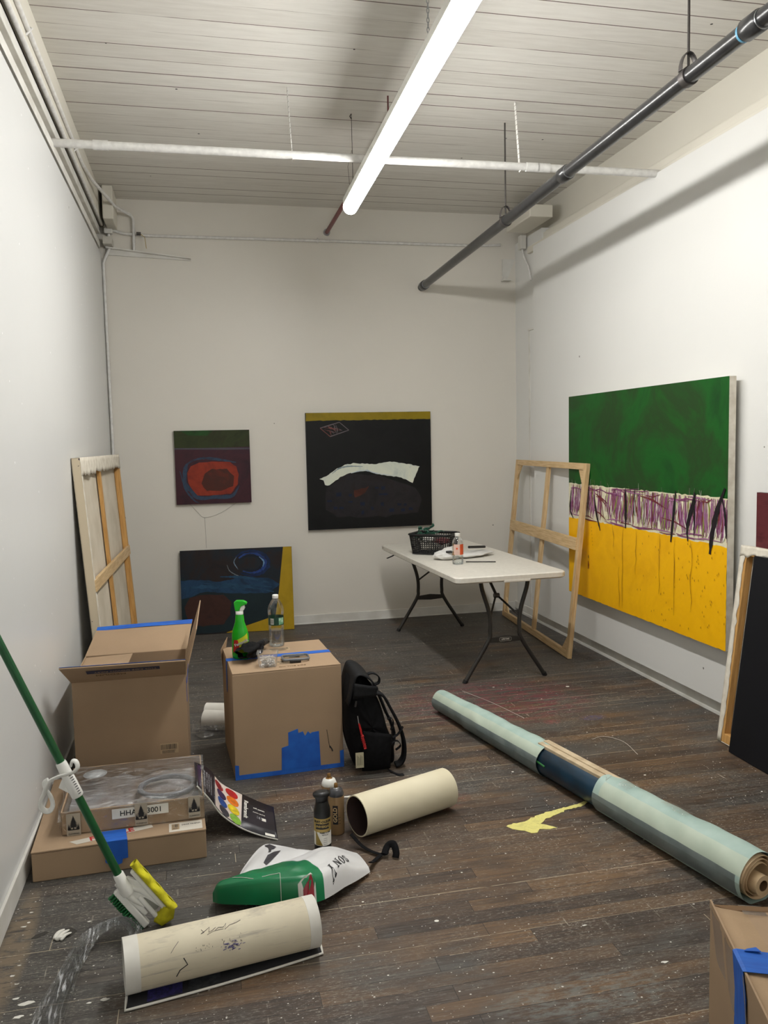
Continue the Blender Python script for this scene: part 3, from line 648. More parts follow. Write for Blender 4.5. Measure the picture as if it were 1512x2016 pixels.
M['splat'] = spl.fin(spl.mix(spl.math('MULTIPLY', spl.math('LESS_THAN', vo.outputs['Distance'], .16), spl.step(spl.noise(spl.map(), 6, 2), .55, .56)), (206, 192, 166), (50, 36, 50)), .8)
X = frame((-.549, 4.97, .004), (.061, 1.73, 0), (-.10, .0, 1.565))
back_canvas(X, 1.735, 1.565, 'tall canvas turned back to front with its wooden stretcher, leaning on the left wall', (.80,), (.82,), 1, side='splat')
# right stack: back-to-front canvas, black canvas before it, maroon one behind
X = frame((2.645, 3.79, .004), (0.0, -1, 0), (.13, 0, 1.035))
back_canvas(X, 1.0, 1.045, 'canvas with rough white edge turned to the wall behind the black canvas at right', (), (), 0, 'woodo', side='canvas_lt')
X = frame((2.596, 3.622, .004), (0.0, -1, 0), (.13, 0, 1.0))
t = thing('painting', 'plain black canvas at the front of the stack leaning on the right wall', 'painting', X=X)
c = Canvas(X, 1.1, 1.012, .038, paintm('flat_black_paint', [(15, 16, 20), (19, 20, 25)], 3, rough=.6), 'ink'); c.done(t)
X = frame((2.818, 3.735, .004), (0.0, -1, 0), (.002, 0, 1.31))
t = thing('painting', 'maroon canvas at the back of the stack leaning on the right wall', 'painting', X=X)
c = Canvas(X, 1.2, 1.315, .022, paintm('maroon_paint', [(70, 28, 34), (92, 40, 44), (80, 32, 38)], 5, (1, 3, 1)), 'ink')
c.done(t)

# ------------------------------------------------------------------ bare stretcher frame by the table
X = frame((2.695, 7.10, .004), (-.095, -1.585, 0), (.145, 0.0, 1.418))
t = thing('stretcher_frame', 'bare pine stretcher frame leaning against the green and yellow painting', 'stretcher frame', X=X)
w_, h_, b, T = 1.589, 1.437, .048, .032
for a in ((0, b, 0, h_), (w_-b, w_, 0, h_)): MB().box(*a, -T, 0, 0, X).build('side_bar', 'woodv', t, .002)
for a in ((b, w_-b, 0, b), (b, w_-b, h_-b, h_)): MB().box(*a, -T, 0, 0, X).build('end_bar', 'wood', t, .002)
MB().box(w_/2-.024, w_/2+.024, b, h_-b, -T, -.006, 0, X).build('middle_bar', 'woodv', t, .002)
MB().box(b-.02, w_-b+.02, .80, .89, -.008, .012, 0, X).build('cross_bar', 'wood', t, .002)
for x, y, sx, sy in ((b, b, 1, 1), (w_-b, b, -1, 1), (b, h_-b, 1, -1), (w_-b, h_-b, -1, -1)):
    MB().prism([X @ V(x, y, -.02), X @ V(x+sx*.10, y, -.02), X @ V(x, y+sy*.13, -.02)], (X.to_3x3() @ V(0, 0, .012))).build('corner_brace', 'wood', t, .001)

# ------------------------------------------------------------------ folding table
TX = Matrix.Translation((1.951, 5.985, 0)) @ Matrix.Rotation(math.radians(2.2), 4, 'Z')
t = thing('folding_table', 'white topped folding table with black wishbone legs near the back wall', 'table', X=TX)
TL, TW, TH = 1.90, .785, .737
def rrect(x, y, r, n=6):
    return [(sx*(x-r)+r*math.cos(a0+k*math.pi/2/n), sy*(y-r)+r*math.sin(a0+k*math.pi/2/n)) for sx, sy, a0 in ((1, 1, 0), (-1, 1, math.pi/2), (-1, -1, math.pi), (1, -1, 1.5*math.pi)) for k in range(n+1)]
top = MB(); ring = lambda x, y, z: [TX @ V(px, py, z) for px, py in rrect(x, y, .045)]
P = [ring(TW/2-.008, TL/2-.008, TH), ring(TW/2, TL/2, TH-.008), ring(TW/2, TL/2, TH-.036), ring(TW/2-.012, TL/2-.012, TH-.046), ring(TW/2-.03, TL/2-.03, TH-.046), ring(TW/2-.034, TL/2-.034, TH-.02)]
n = len(P[0]); top.add([p for g in P for p in g], [(i*n+k, i*n+(k+1) % n, (i+1)*n+(k+1) % n, (i+1)*n+k) for i in range(5) for k in range(n)], 0, False)
top.add(P[0], [tuple(range(n))]).add(P[5], [tuple(range(n-1, -1, -1))])
top.build('tabletop', 'tablew', t)
MB().box(-.06, .13, -TL/2-.001, -TL/2+.02, TH-.052, TH-.03, 0, TX).build('edge_notch', 'tablew', t, .006)
MB().box(-TW/2-.0015, -TW/2+.002, TL/2-.10, TL/2-.06, TH-.026, TH-.014, 0, TX).build('badge', 'trimg', t)
for ye, s in ((-.815, 1), (.80, -1)):
    for sx in (-1, 1):
        pts = curve([(sx*.172, ye, .695), (sx*.160, ye, .62), (sx*.122, ye, .50), (sx*.107, ye, .42), (sx*.107, ye, .34), (sx*.122, ye, .27), (sx*.285, ye, .012)], 22)
        pts = [V(p.x, p.y, p.z) for p in curve([V(sx*.172, ye, .695), V(sx*.160, ye, .62), V(sx*.122, ye, .50), V(sx*.107, ye, .42), V(sx*.107, ye, .34), V(sx*.125, ye, .265), V(sx*.287, ye, .012)], 24)]
        lg = MB().tube([TX @ p for p in pts], .0145, 12).build('leg', 'leg', t)
        MB().tube([TX @ V(sx*.283, ye, .022), TX @ V(sx*.294, ye, .0)], .0175, 12).build('foot_cap', 'black', lg)
    cb = MB(); pr = [(-.118, .262), (-.118, .292), (0, .303), (.118, .292), (.118, .262), (0, .255)]
    cb.prism([TX @ V(x, ye-.009, z) for x, z in pr], TX.to_3x3() @ V(0, .018, 0)); cbo = cb.build('cross_panel', 'leg', t, .003)
    if s == 1:
        LX = frame(TX @ V(0, ye-.0095, .279), TX.to_3x3() @ V(1, 0, 0), (0, 0, 1))
        text('LIFETIME', .015, LX, 'trimg', cbo, bold=.0003)
        g = MB(); o_ = [(-.042, -.012), (.042, -.012), (.042, .012), (-.042, .012)]
        g.tube([LX @ V(x, y, 0) for x, y in rrect(.042, .0115, .006, 3)], .0007, 5, closed=True).build('badge_outline', 'trimg', cbo)
    J = V(0, ye+s*.14, .55)
    MB().tube([TX @ V(0, ye+s*.36, .70), TX @ J], .010, 10).build('brace', 'leg', t)
    MB().tube([TX @ V(-.105, ye, .43), TX @ (J+V(-.006, 0, 0)), TX @ (J+V(.006, 0, 0)), TX @ V(.105, ye, .43)], .007, 10).build('brace', 'leg', t)
    MB().tube([TX @ (J+V(-.018, 0, 0)), TX @ (J+V(.018, 0, 0))], .017, 12).build('brace_hinge', 'steel_dark', t)
hs = MB().grid(lambda u, v: TX @ V(-.30+.06*v*0+.018*math.cos(u*2*math.pi)-.05*(1-math.cos(u*6.283))*.5, .83-.0+.03*v, .688-.05*math.sin(u*math.pi)-.01), 20, 1)
hs.build('carry_strap', 'fabric2', t, solid=.003)

# ------------------------------------------------------------------ things on the table
def rod(a, b, r, mat, name, lab, cat): return tag(MB().tube([a, b], r, 10).build(name, mat), lab, cat)
BX = Matrix.Translation((1.800, 6.215, TH+.001)) @ Matrix.Rotation(math.radians(-38), 4, 'Z')
t = thing('storage_basket', 'black plastic lattice basket standing on the table', 'basket', X=BX)
def bring(z, k=0): return [(x, y) for x, y in rrect(.150+.018*z/.14-k, .112+.016*z/.14-k, .04, 4)]
bk = MB(); NV = 11
def bpt(i, z):
    pts = bring(z); n = len(pts); L = [0]
    for j in range(n): L.append(L[-1]+(Vector(pts[(j+1) % n])-Vector(pts[j])).length)
    d = (i % 1)*L[-1]
    for j in range(n):
        if d <= L[j+1]+1e-9:
            f = (d-L[j])/max(1e-9, L[j+1]-L[j]); a = Vector(pts[j]).lerp(Vector(pts[(j+1) % n]), f); return BX @ V(a.x, a.y, z)
NS = 56
for k in range(NS):
    if 0: pass
    bk.tube([bpt(k/NS, .012), bpt(k/NS, .148)], .0036, 5)
for z in [.02+.0155*i for i in range(9)]:
    bk.tube([bpt(k/NS, z) for k in range(NS)], .0035, 5, closed=True)
bk.poly([BX @ V(x, y, .004) for x, y in bring(0)])
bk.tube([bpt(k/NS, .006) for k in range(NS)], .006, 6, closed=True)
bk.build('lattice_body', 'black', t)
MB().tube([bpt(k/NS, .155) for k in range(NS)], .011, 8, closed=True, sx=1.1, sy=.8).build('rim', 'black', t)
def crumple(name, c_, r_, mat, lab, cat, sq=(1, 1, .6), seed=1, amp=.35, grp=None):
    g = MB(); rr = random.Random(seed); ph = [(rr.uniform(-3, 3), rr.uniform(-3, 3), rr.uniform(-3, 3), rr.uniform(0, 6)) for _ in range(9)]
    def fn(u, v):
        a, b = u*2*math.pi, (v-.5)*math.pi; d = V(math.cos(a)*math.cos(b), math.sin(a)*math.cos(b), math.sin(b))
        k = 1+amp*sum(abs(math.sin(p[0]*2*d.x+p[1]*2*d.y+p[2]*2*d.z+p[3])) for p in ph)/9*2-amp
        return V(*c_)+V(d.x*r_*k*sq[0], d.y*r_*k*sq[1], d.z*r_*k*sq[2])
    g.grid(fn, 28, 16, 0, False); return tag(g.build(name, mat), lab, cat, grp)
# green ribbon net on the basket corner
g = MB(); rr = random.Random(4); c0 = BX @ V(-.09, .02, .150)
for k in range(13):
    p = c0+V(rr.uniform(-.06, .06), rr.uniform(-.05, .05), rr.uniform(-.01, .02)); pts = []
    for i in range(7): pts.append(p.copy()); p = p+V(rr.uniform(-.035, .035), rr.uniform(-.03, .03), rr.uniform(-.016, .018))
    g.tube(curve(pts, 20), .006, 6, sx=1.6, sy=.5)
tag(g.build('tangled_ribbon', mt('dark_teal_ribbon', (30, 90, 66), .4, c2=(14, 44, 40), scale=60)), 'tangled dark green ribbon lying in the black basket', 'ribbon')
crumple('cloth', BX @ V(-.06, .02, .105), .055, 'paper', 'white crumpled rag in the left end of the black basket', 'cloth', (1.3, 1, .5), 3)
crumple('cloth', BX @ V(.08, -.02, .10), .045, mt('maroon_cloth', (120, 30, 40), .7), 'dark red crumpled cloth in the right end of the black basket', 'cloth', (1.3, 1, .5), 5)
crumple('paper_bag', BX @ V(.01, .03, .10), .04, mt('brown_grey', (110, 90, 84), .7), 'brown grey crumpled bag in the middle of the black basket', 'bag', (1.1, 1, .5), 8)
# clear bottle with orange label
def bottle_parts(t, c_, prof, wl, lab_z, labr, label_mats, cap, n=28, square=0):
    MB().lathe(prof, c_, n).build('bottle_shell', 'clear', t)
    wp = [(r_-.0015, z) for r_, z in prof if z < wl]+[(prof[1][0]-.002, wl)]
    MB().lathe(wp, c_, n).build('water', M['water'], t)
    MB().lathe(cap, c_, n).build('cap', 'white', t, .0008)
M['water'] = mat_clear('water', tint=(.93, .95, .95), gloss=.12, rough=.03)
bc = (1.795, 5.60, TH+.001)
t = thing('plastic_bottle', 'clear plastic bottle with an orange label and white cap on the table', 'bottle', bc)
prof = [(.034, 0), (.040, .006), (.040, .05), (.038, .055), (.040, .062), (.040, .145), (.036, .17), (.024, .188), (.017, .194), (.017, .20)]
bottle_parts(t, bc, prof, .052, 0, 0, 0, [(.018, .199), (.020, .20), (.020, .219), (.018, .221)])
def arc_label(c_, r_, z0, z1, a0, a1, mat, name, t, mi_fn=None, n=20, mats=None):
    g = MB().grid(lambda u, v: V(c_[0]+r_*math.cos(math.radians(a0+(a1-a0)*u)), c_[1]+r_*math.sin(math.radians(a0+(a1-a0)*u)), c_[2]+z0+(z1-z0)*v), n, 4, 0, True, 0, mi_fn)
    return g.build(name, mats or mat, t)
M['peach'] = mt('pale_peach_label', (226, 190, 176), .5); M['orange'] = mt('orange_label', (214, 84, 40), .5)
arc_label(bc, .0408, .07, .145, -150, -30, None, 'label', t, lambda u, v: 1 if u > .55 else 0, 24, ['peach', 'orange'])
LX = frame(V(bc[0], bc[1], bc[2])+V(-.018, -.038, .115), (.9, -.42, 0), (0, 0, 1))
MB().lathe([(.007, 0), (.007, .0008)], (0, 0, 0), 16, X=LX).build('label_seal', 'orange', t)
# white bag pile, brush handle and rod
def sheet(outline_lo, outline_hi, z0, hfun, nu, nv, amp, seed, fr=9):
    rr = random.Random(seed); ph = [(rr.uniform(-fr, fr), rr.uniform(-fr, fr), rr.uniform(0, 6)) for _ in range(8)]
    lo, hi = curve(outline_lo, nu), curve(outline_hi, nu)
    def fn(u, v):
        i = u*nu; k = int(i); f = i-k; a = lo[k].lerp(lo[min(k+1, nu)], f); b = hi[k].lerp(hi[min(k+1, nu)], f); p = a.lerp(b, v)
        h = hfun(u, v); e = min(1, 6*min(u, 1-u, v, 1-v)+.0)
        cr = sum(abs(math.sin(q_[0]*u*3+q_[1]*v*2+q_[2])) for q_ in ph)/8-.6
        return V(p.x, p.y, z0+h+amp*cr*e+amp*.3)
    return fn
g = MB(); rr = random.Random(17)
for (cx_, cy_, cz_, rx_, ry_, rz_, th) in ((1.80, 5.86, .034, .105, .075, .034, .25), (1.86, 5.93, .040, .10, .06, .042, .5), (2.02, 5.93, .022, .17, .085, .020, .45)):
    ph = [(rr.uniform(-5, 5), rr.uniform(-5, 5), rr.uniform(-5, 5), rr.uniform(0, 6)) for _ in range(10)]
    def fn(u, v):
        a, b = u*2*math.pi, (v-.5)*math.pi; d = V(math.cos(a)*math.cos(b), math.sin(a)*math.cos(b), math.sin(b))
        k = .72+.55*sum(abs(math.sin(q_[0]*d.x+q_[1]*d.y+q_[2]*d.z*.6+q_[3])) for q_ in ph)/10
        x, y = d.x*rx_*k, d.y*ry_*k; return V(cx_+x*math.cos(th)-y*math.sin(th), cy_+x*math.sin(th)+y*math.cos(th), max(TH+.002, TH+cz_+d.z*rz_*k))
    g.grid(fn, 34, 18, 0, False)
tag(g.build('plastic_bag', mt('white_bag_plastic', (222, 221, 218), .5, c2=(200, 199, 195), bump=.2)), 'crumpled white bag lying flat on the table beside the orange labelled bottle', 'bag')
rod((1.96, 5.84, TH+.085), (2.14, 6.0, TH+.060), .010, 'black', 'brush_handle', 'short black brush handle resting on the white bag on the table', 'brush')
rod((1.87, 5.645, TH+.006), (2.07, 5.57, TH+.006), .004, 'leg', 'metal_rod', 'thin dark rod lying on the table right of the orange labelled bottle', 'rod')
t = thing('spring_clip', 'small black and gold clip on the white bag behind the orange labelled bottle', 'clip', (1.80, 5.78, TH+.05))
MB().tube([(1.77, 5.80, TH+.062), (1.80, 5.78, TH+.066), (1.82, 5.77, TH+.058)], .009, 8).build('clip_body', 'black', t)
MB().tube([(1.805, 5.77, TH+.05), (1.825, 5.765, TH+.045)], .008, 8).build('gold_end', 'gold', t)

# ------------------------------------------------------------------ cardboard boxes
def tape(t, pts3, mat='blue', name='tape', th=.0012):
    """strip of quads: list of (left, right) point pairs"""
    g = MB(); vv = [V(*p) for a in pts3 for p in a]
    g.add(vv, [(2*i, 2*i+1, 2*i+3, 2*i+2) for i in range(len(pts3)-1)]); return g.build(name, mat, t, solid=th)
def barcode(t, X, w_, h_, seed=1):
    g = MB(); g.poly([X @ V(*p, 0) for p in ((-w_/2, -h_/2), (w_/2, -h_/2), (w_/2, h_/2), (-w_/2, h_/2))], 0)
    rr = random.Random(seed); x = -w_/2+.004
    while x < w_/2-.006:
        k = rr.uniform(.0008, .003); g.poly([X @ V(*p, .0004) for p in ((x, -h_*.1), (x+k, -h_*.1), (x+k, h_*.4), (x, h_*.4))], 1); x += k+rr.uniform(.001, .003)
    for j in range(3): g.poly([X @ V(*p, .0004) for p in ((-w_*.4, -h_*.2-j*h_*.1), (w_*rr.uniform(.1, .4), -h_*.2-j*h_*.1), (w_*.3, -h_*.24-j*h_*.1), (-w_*.4, -h_*.24-j*h_*.1))], 1)
    return g.build('printed_label', ['card_label', 'ink'], t)
M['card_label'] = mat_card('printed_card', (184, 160, 128)); M['stk'] = mt('sticker', (206, 200, 188), .4, c2=(196, 190, 178))

# closed box with bottles on it
BXB = Matrix.Translation((.125, 3.945, 0)) @ Matrix.Rotation(math.radians(3.2), 4, 'Z'); bw, bd, bh = .537, .545, .526
t = thing('cardboard_box', 'closed brown box with bottles on top and jagged blue tape at its front base', 'box', X=BXB)
B = lambda x, y, z: BXB @ V(x, y, z)
MB().box(0, bw, 0, bd, 0, bh-.006, 0, BXB).build('body', 'card', t, .004)
MB().box(.002, bw-.002, .001, bd/2-.001, bh-.006, bh, 0, BXB).build('flap', 'card', t, .0015)
MB().box(.002, bw-.002, bd/2+.001, bd-.001, bh-.006, bh, 0, BXB).build('flap', 'card', t, .0015)
e = .0008
tape(t, [((-e, bd/2-.03, .36), (-e, bd/2+.005, .34)), ((-e, bd/2-.03, bh), (-e, bd/2+.027, bh))], name='tape') if 0 else None
def T(pts, name='tape', mat='blue'): return tape(t, [tuple(B(*p) for p in a) for a in pts], mat, name)
T([((-.002, bd/2+.02, .37), (-.002, bd/2-.005, .36)), ((-.002, bd/2+.028, .45), (-.002, bd/2-.026, .44)), ((-.002, bd/2+.028, bh+e), (-.002, bd/2-.026, bh+e)), ((.0, bd/2+.028, bh+e), (.0, bd/2-.026, bh+e)), ((bw, bd/2+.028, bh+e), (bw, bd/2-.026, bh+e)), ((bw+.001, bd/2+.028, bh-.05), (bw+.001, bd/2-.026, bh-.05))])
pts = [(.225, .022), (.228, .135), (.262, .143), (.262, .208), (.31, .222), (.312, .200), (.335, .206), (.345, .182), (.36, .203), (.372, .190), (.38, .196), (.415, .198), (.420, .022)]
MB().prism([B(x, -.0022, z) for x, z in pts], BXB.to_3x3() @ V(0, .002, 0)).build('tape', 'blue', t)
T([((0, -e, .024), (0, -.002, .001)), ((bw, -e, .022), (bw, -.002, .001))])
T([((-.001, -e, .075), (.018, -e, .072)), ((-.001, -e, .001), (.018, -e, .001))]); T([((bw-.018, -e, .085), (bw+.001, -e, .088)), ((bw-.018, -e, .001), (bw+.001, -e, .001))])
T([((bw+.001, -e, .088), (bw+.001, .02, .08)), ((bw+.001, -e, .001), (bw+.001, .02, .001))])
MB().slab([B(-.001, bd-.05, bh-.13), B(-.012, bd-.05, bh), B(.03, bd+.004, bh+.055), B(-.001, bd+.003, bh-.13)], .003).build('side_flap', 'card', t)
barcode(t, frame(B(.29, .40, bh+.0006), BXB.to_3x3() @ V(1, 0, 0), BXB.to_3x3() @ V(0, 1, 0)), .11, .06, 2)
barcode(t, frame(B(.29, .13, bh+.0006), BXB.to_3x3() @ V(1, 0, 0), BXB.to_3x3() @ V(0, 1, 0)), .11, .07, 3)
text('ON THIS SIDE', .022, frame(B(.30, .045, bh+.0006), BXB.to_3x3() @ V(1, 0, 0), BXB.to_3x3() @ V(0, 1, 0)), 'card_dark', t)
mk = MB().tube([B(.455, -.001, .20), B(.462, -.001, .15), B(.468, -.001, .105)], .0012, 5).tube([B(.468, -.001, .115), B(.478, -.001, .10), B(.482, -.001, .088)], .003, 5)
mk.build('pen_mark', 'ink', t)

# open box by the left wall
BXA = Matrix.Translation((-.612, 4.025, 0)); aw, ad, ah = .522, .50, .527
t = thing('cardboard_box', 'large open brown box with raised flaps edged in blue tape, by the left wall', 'box', X=BXA)
A = lambda x, y, z: BXA @ V(x, y, z); k_ = .006
MB().box(0, aw, 0, k_, 0, ah, 0, BXA).box(0, aw, ad-k_, ad, 0, ah, 0, BXA).box(0, k_, k_, ad-k_, 0, ah, 0, BXA).box(aw-k_, aw, k_, ad-k_, 0, ah, 0, BXA).box(0, aw, 0, ad, 0, .006, 0, BXA).build('body', 'card', t, .002)
MB().slab([A(-.015, -.225, .655), A(.528, -.225, .650), A(aw, 0, ah), A(0, 0, ah)], .005).build('flap', 'card', t)
MB().slab([A(.0, ad, ah), A(aw, ad, ah), A(.555, ad+.20, ah+.115), A(.045, ad+.20, ah+.105)], .005).build('flap', 'card', t)
MB().slab([A(aw, 0, ah), A(aw+.055, .012, ah+.21), A(aw+.078, ad-.01, ah+.262), A(aw, ad, ah)], .005).build('flap', 'card', t)
fl = MB().slab([A(.004, .012, ah-.012), A(.215, .012, ah-.020), A(.245, ad-.06, ah+.01), A(.004, ad-.02, ah-.006)], .005).build('flap', 'card', t)
g = lambda pts: tape(t, [tuple(A(*p) for p in a) for a in pts])
g([((-.015, -.222, .657), (-.013, -.200, .645)), ((.29, -.222, .655), (.29, -.206, .648)), ((.528, -.222, .652), (.528, -.212, .648))])
g([((.045, ad+.196, ah+.108), (.04, ad+.175, ah+.09)), ((.3, ad+.197, ah+.114), (.3, ad+.172, ah+.10)), ((.555, ad+.197, ah+.118), (.55, ad+.17, ah+.10))])
g([((aw+.001, .0, ah-.02), (aw+.001, .02, ah-.02)), ((aw+.001, .0, ah-.14), (aw+.001, .012, ah-.14))])
g([((aw+.012, -.001, ah+.045), (aw+.014, .03, ah+.05)), ((aw+.002, -.001, ah-.05), (aw+.004, .03, ah-.05))])
FX = frame(A(.25, -.155, ah+.0868), (1, 0, 0), (0, -.225, .126)) @ Matrix.Translation((0, 0, .0075)) @ Matrix.Rotation(math.pi, 4, 'Z')
MB().box(-.16, .16, -.024, .024, -.0005, .0005, 0, FX).build('printed_band', mt('navy_print', (28, 36, 70), .6), t)
text('THIS SIDE DOWN FIRST', .026, FX @ Matrix.Translation((-.01, 0, .001)), 'card_in', t)
text('MEDIUM', .036, FX @ Matrix.Translation((.06, .055, .001)), 'card_dark', t)
barcode(t, frame(A(.115, .17, ah-.0045), (1, 0, -.04), (.0, 1, .04)), .07, .11, 5)
barcode(t, frame(A(.43, -.0009, .165), (1, 0, 0), (0, 0, 1)), .085, .05, 6)
# flat box on the floor and plastic wrapped box on it
FXB = Matrix.Translation((-.660, 3.192, 0)) @ Matrix.Rotation(math.radians(2.2), 4, 'Z'); fwd_, fd, fh = .640, .70, .118
t = thing('cardboard_box', 'wide flat brown box on the floor under the plastic wrapped box', 'box', X=FXB)
Q = lambda x, y, z: FXB @ V(x, y, z)
MB().box(0, fwd_, 0, fd, 0, fh-.008, 0, FXB).build('body', 'card', t, .004)
MB().box(-.001, fwd_+.001, -.002, fd, fh-.0065, fh, 0, FXB).build('lid', 'card', t, .002)
q2 = lambda pts, mat='blue', name='tape': tape(t, [tuple(Q(*p) for p in a) for a in pts], mat, name)
q2([((.245, .09, fh+.003), (.335, .09, fh+.003)), ((.258, -.004, fh+.003), (.345, -.004, fh+.003)), ((.262, -.004, .04), (.345, -.004, .048))])
q2([((.262, -.004, .042), (.325, -.004, .046)), ((.285, -.004, .018), (.322, -.004, .030))])
fm = MB(); fm.slab([Q(.16, .015, fh+.001), Q(.44, .075, fh+.001), Q(.43, .11, fh+.001), Q(.13, .045, fh+.001)], .0006); fm.build('fragile_tape', 'stk', t)
text('FRAGILE', .045, frame(Q(.285, .06, fh+.0016), FXB.to_3x3() @ V(.28, .062, 0), FXB.to_3x3() @ V(0, 1, 0)), 'red', t, bold=.0012)
MB().box(.50, .628, .01, .085, fh, fh+.001, 0, FXB).build('shipping_label', 'stk', t)
barcode(t, FXB @ Matrix.Translation((.525, .05, fh+.0014)), .03, .05, 8)
text('DEAR FRIEND', .012, FXB @ Matrix.Translation((.585, .06, fh+.0012)), 'ink', t)
WX = Matrix.Translation((-.568, 3.300, fh+.001)) @ Matrix.Rotation(math.radians(1.4), 4, 'Z'); ww, wd, wh = .545, .43, .104
t = thing('wrapped_box', 'shallow brown box with a clear plastic wrapped top stacked on the flat box', 'box', X=WX)
Wp = lambda x, y, z: WX @ V(x, y, z)
MB().box(0, ww, 0, .006, 0, wh-.012, 0, WX).box(0, ww, wd-.006, wd, 0, wh, 0, WX).box(0, .006, 0, wd, 0, wh-.01, 0, WX).box(ww-.006, ww, 0, wd, 0, wh, 0, WX).box(0, ww, 0, wd, 0, .006, 0, WX).build('body', 'card', t, .002)
rr = random.Random(3)
def bulge(u, v, zz, am):
    return zz+am*math.sin(math.pi*min(1, max(0, u)))**.5*math.sin(math.pi*min(1, max(0, v)))**.5
# grey contents under the film
MB().grid(lambda u, v: Wp(.02+u*(ww-.04), .02+v*(wd-.04), .055+.014*math.sin(u*9)*math.sin(v*7)+.008*math.sin(u*23+v*5)), 26, 18).build('packed_contents', mt('grey_contents', (150, 148, 150), .5, c2=(112, 92, 74), scale=5), t)
MB().lathe([(.001, 0), (.048, 0), (.049, .0015), (.001, .002)], Wp(.10, .33, wh+.001), 28).build('clear_disc', mat_clear('frosted_disc', gloss=.2, rough=.3, alpha_noise=.5, bscale=1, lo=.0, hi=.1, milk=.9), t)
MB().tube([Wp(.40+.11*math.cos(k*math.pi/20), .17+.10*math.sin(k*math.pi/20), .082) for k in range(40)], .011, 10, closed=True).build('grey_ring', mt('grey_ring', (120, 122, 128), .3), t)
def film(u, v):
    x = -.012+u*(ww+.02); y = -.01+v*(wd+.015); z = wh+.002+.004*math.sin(u*19+v*4)*math.sin(v*11+u*6)+.0016*math.sin(v*60+u*9)+.010*math.sin(math.pi*u)*math.sin(math.pi*v)
    if u < .05: z -= .03
    if v < .04: z -= .016
    if v > .97: z -= .01
    return Wp(x, y, z)
MB().grid(film, 60, 60, 0, True).build('plastic_wrap', mat_clear('top_film', gloss=.25, rough=.1, alpha_noise=.45, bscale=1, stretch=(6, 45, 10), milk=.5, bs=1.0, lo=.50, hi=.72, dist=2.5), t)
MB().grid(lambda u, v: Wp(-.004-.012*math.sin(v*9)**2, -.004+v*wd, wh*(1-u)-.002), 8, 14, 0, False).build('plastic_wrap', 'wrapclear', t)
MB().grid(lambda u, v: Wp(ww*u, -.003-.004*math.sin(u*20+v*6)**2, wh*(1-v)-.002), 30, 6, 0, False).build('plastic_wrap', mat_clear('thin_film', gloss=.04, rough=.1, alpha_noise=.12, bscale=14, lo=.5), t)
text('HHAL 03001', .030, frame(Wp(.30, -.0075, .063), (1, .024, 0), (0, 0, 1)), 'ink', t, bold=.0003)
MB().box(.19, .405, -.0068, -.0062, .044, .084, 0, WX).build('name_strip', 'paper', t)
def tree_label(x, z0, z1, w__):
    lab = MB().box(x-w__/2, x+w__/2, -.0105, -.009, z0, z1, 0, WX).build('tree_tape', mt('pale_tape', (176, 166, 150), .4), t)
    g = MB(); zc = z0+(z1-z0)*.28; hh = (z1-z0)*.62; y = -.0112
    g.poly([Wp(x-.0022, y, zc), Wp(x+.0022, y, zc), Wp(x+.0012, y, zc+hh*.5), Wp(x-.0012, y, zc+hh*.5)])
    for i in range(8):
        f = i/7; zz = zc+hh*(.16+.72*f); r_ = .0185*(1-f)**.8*(.75 if i == 0 else 1)*rr.uniform(.85, 1.1)+.0022; h_ = hh*.17; yy = y-.00012*i
        g.poly([Wp(x-r_, yy, zz), Wp(x-r_*.62, yy, zz+h_*.12), Wp(x-r_*.45, yy, zz-h_*.15), Wp(x-r_*.15, yy, zz+h_*.1), Wp(x, yy, zz-h_*.1), Wp(x+r_*.22, yy, zz+h_*.12), Wp(x+r_*.5, yy, zz-h_*.12), Wp(x+r_*.66, yy, zz+h_*.14), Wp(x+r_, yy, zz+h_*.05), Wp(x+r_*.35, yy, zz+h_*.7), Wp(x, yy, zz+h_), Wp(x-r_*.4, yy, zz+h_*.65)])
    for s_ in (-1, 1):
        for i in range(3):
            xx = x+s_*(.012+.0035*i); hh2 = .016-.004*i*0
            g.poly([Wp(xx-.003, y, zc), Wp(xx+.003, y, zc), Wp(xx, y, zc+hh2+.005*i)])
    g.poly([Wp(x-.02, y, zc-.002), Wp(x+.02, y, zc-.002), Wp(x+.02, y, zc+.002), Wp(x-.02, y, zc+.002)])
    g.build('tree_print', 'ink', lab)
    text('CLEARING', .0085, frame(Wp(x, y, z0+.008), (1, .024, 0), (0, 0, 1)), 'ink', lab)
tree_label(.047, -.0, .088, .052); tree_label(.300, .008, .098, .048); tree_label(.505, .012, .10, .046)

# right foreground box
RX = Matrix.Translation((1.322, 1.915, 0)) @ Matrix.Rotation(math.radians(-20), 4, 'Z'); rh = .352
t = thing('cardboard_box', 'worn brown box with blue tape in the right foreground', 'box', X=RX)
Rp = lambda x, y, z: RX @ V(x, y, z); rw_, rd = .42, .58
MB().box(0, rw_, -rd, 0, 0, rh-.012, 0, RX).build('body', 'card', t, .004)
def rflap(u, v): return Rp(.006+u*(rw_*.0+rw_-.006), -.03-v*(rd-.03), rh-.014*math.sin(math.pi*u)-.010*(1-v)*u*2-.003)
MB().grid(rflap, 10, 10).build('flap', 'card_in', t, solid=.005)
MB().slab([Rp(0, 0, rh-.014), Rp(rw_, 0, rh-.014), Rp(rw_, -.028, rh-.03), Rp(.05, -.028, rh-.012)], .003).build('rear_flap', 'card_dark', t)
MB().slab([Rp(-.001, 0, rh+.003), Rp(-.001, -rd, rh+.003), Rp(.004, -rd, rh+.003), Rp(.004, 0, rh+.003)], .02).build('side_rim', 'card', t)
MB().slab([Rp(.075, .01, rh-.014), Rp(.075, -.05, rh-.006), Rp(.135, -.05, rh-.008), Rp(.135, .01, rh-.016)][::-1], .0006).build('clear_tape', mat_clear('packing_tape', gloss=.22, rough=.2), t)
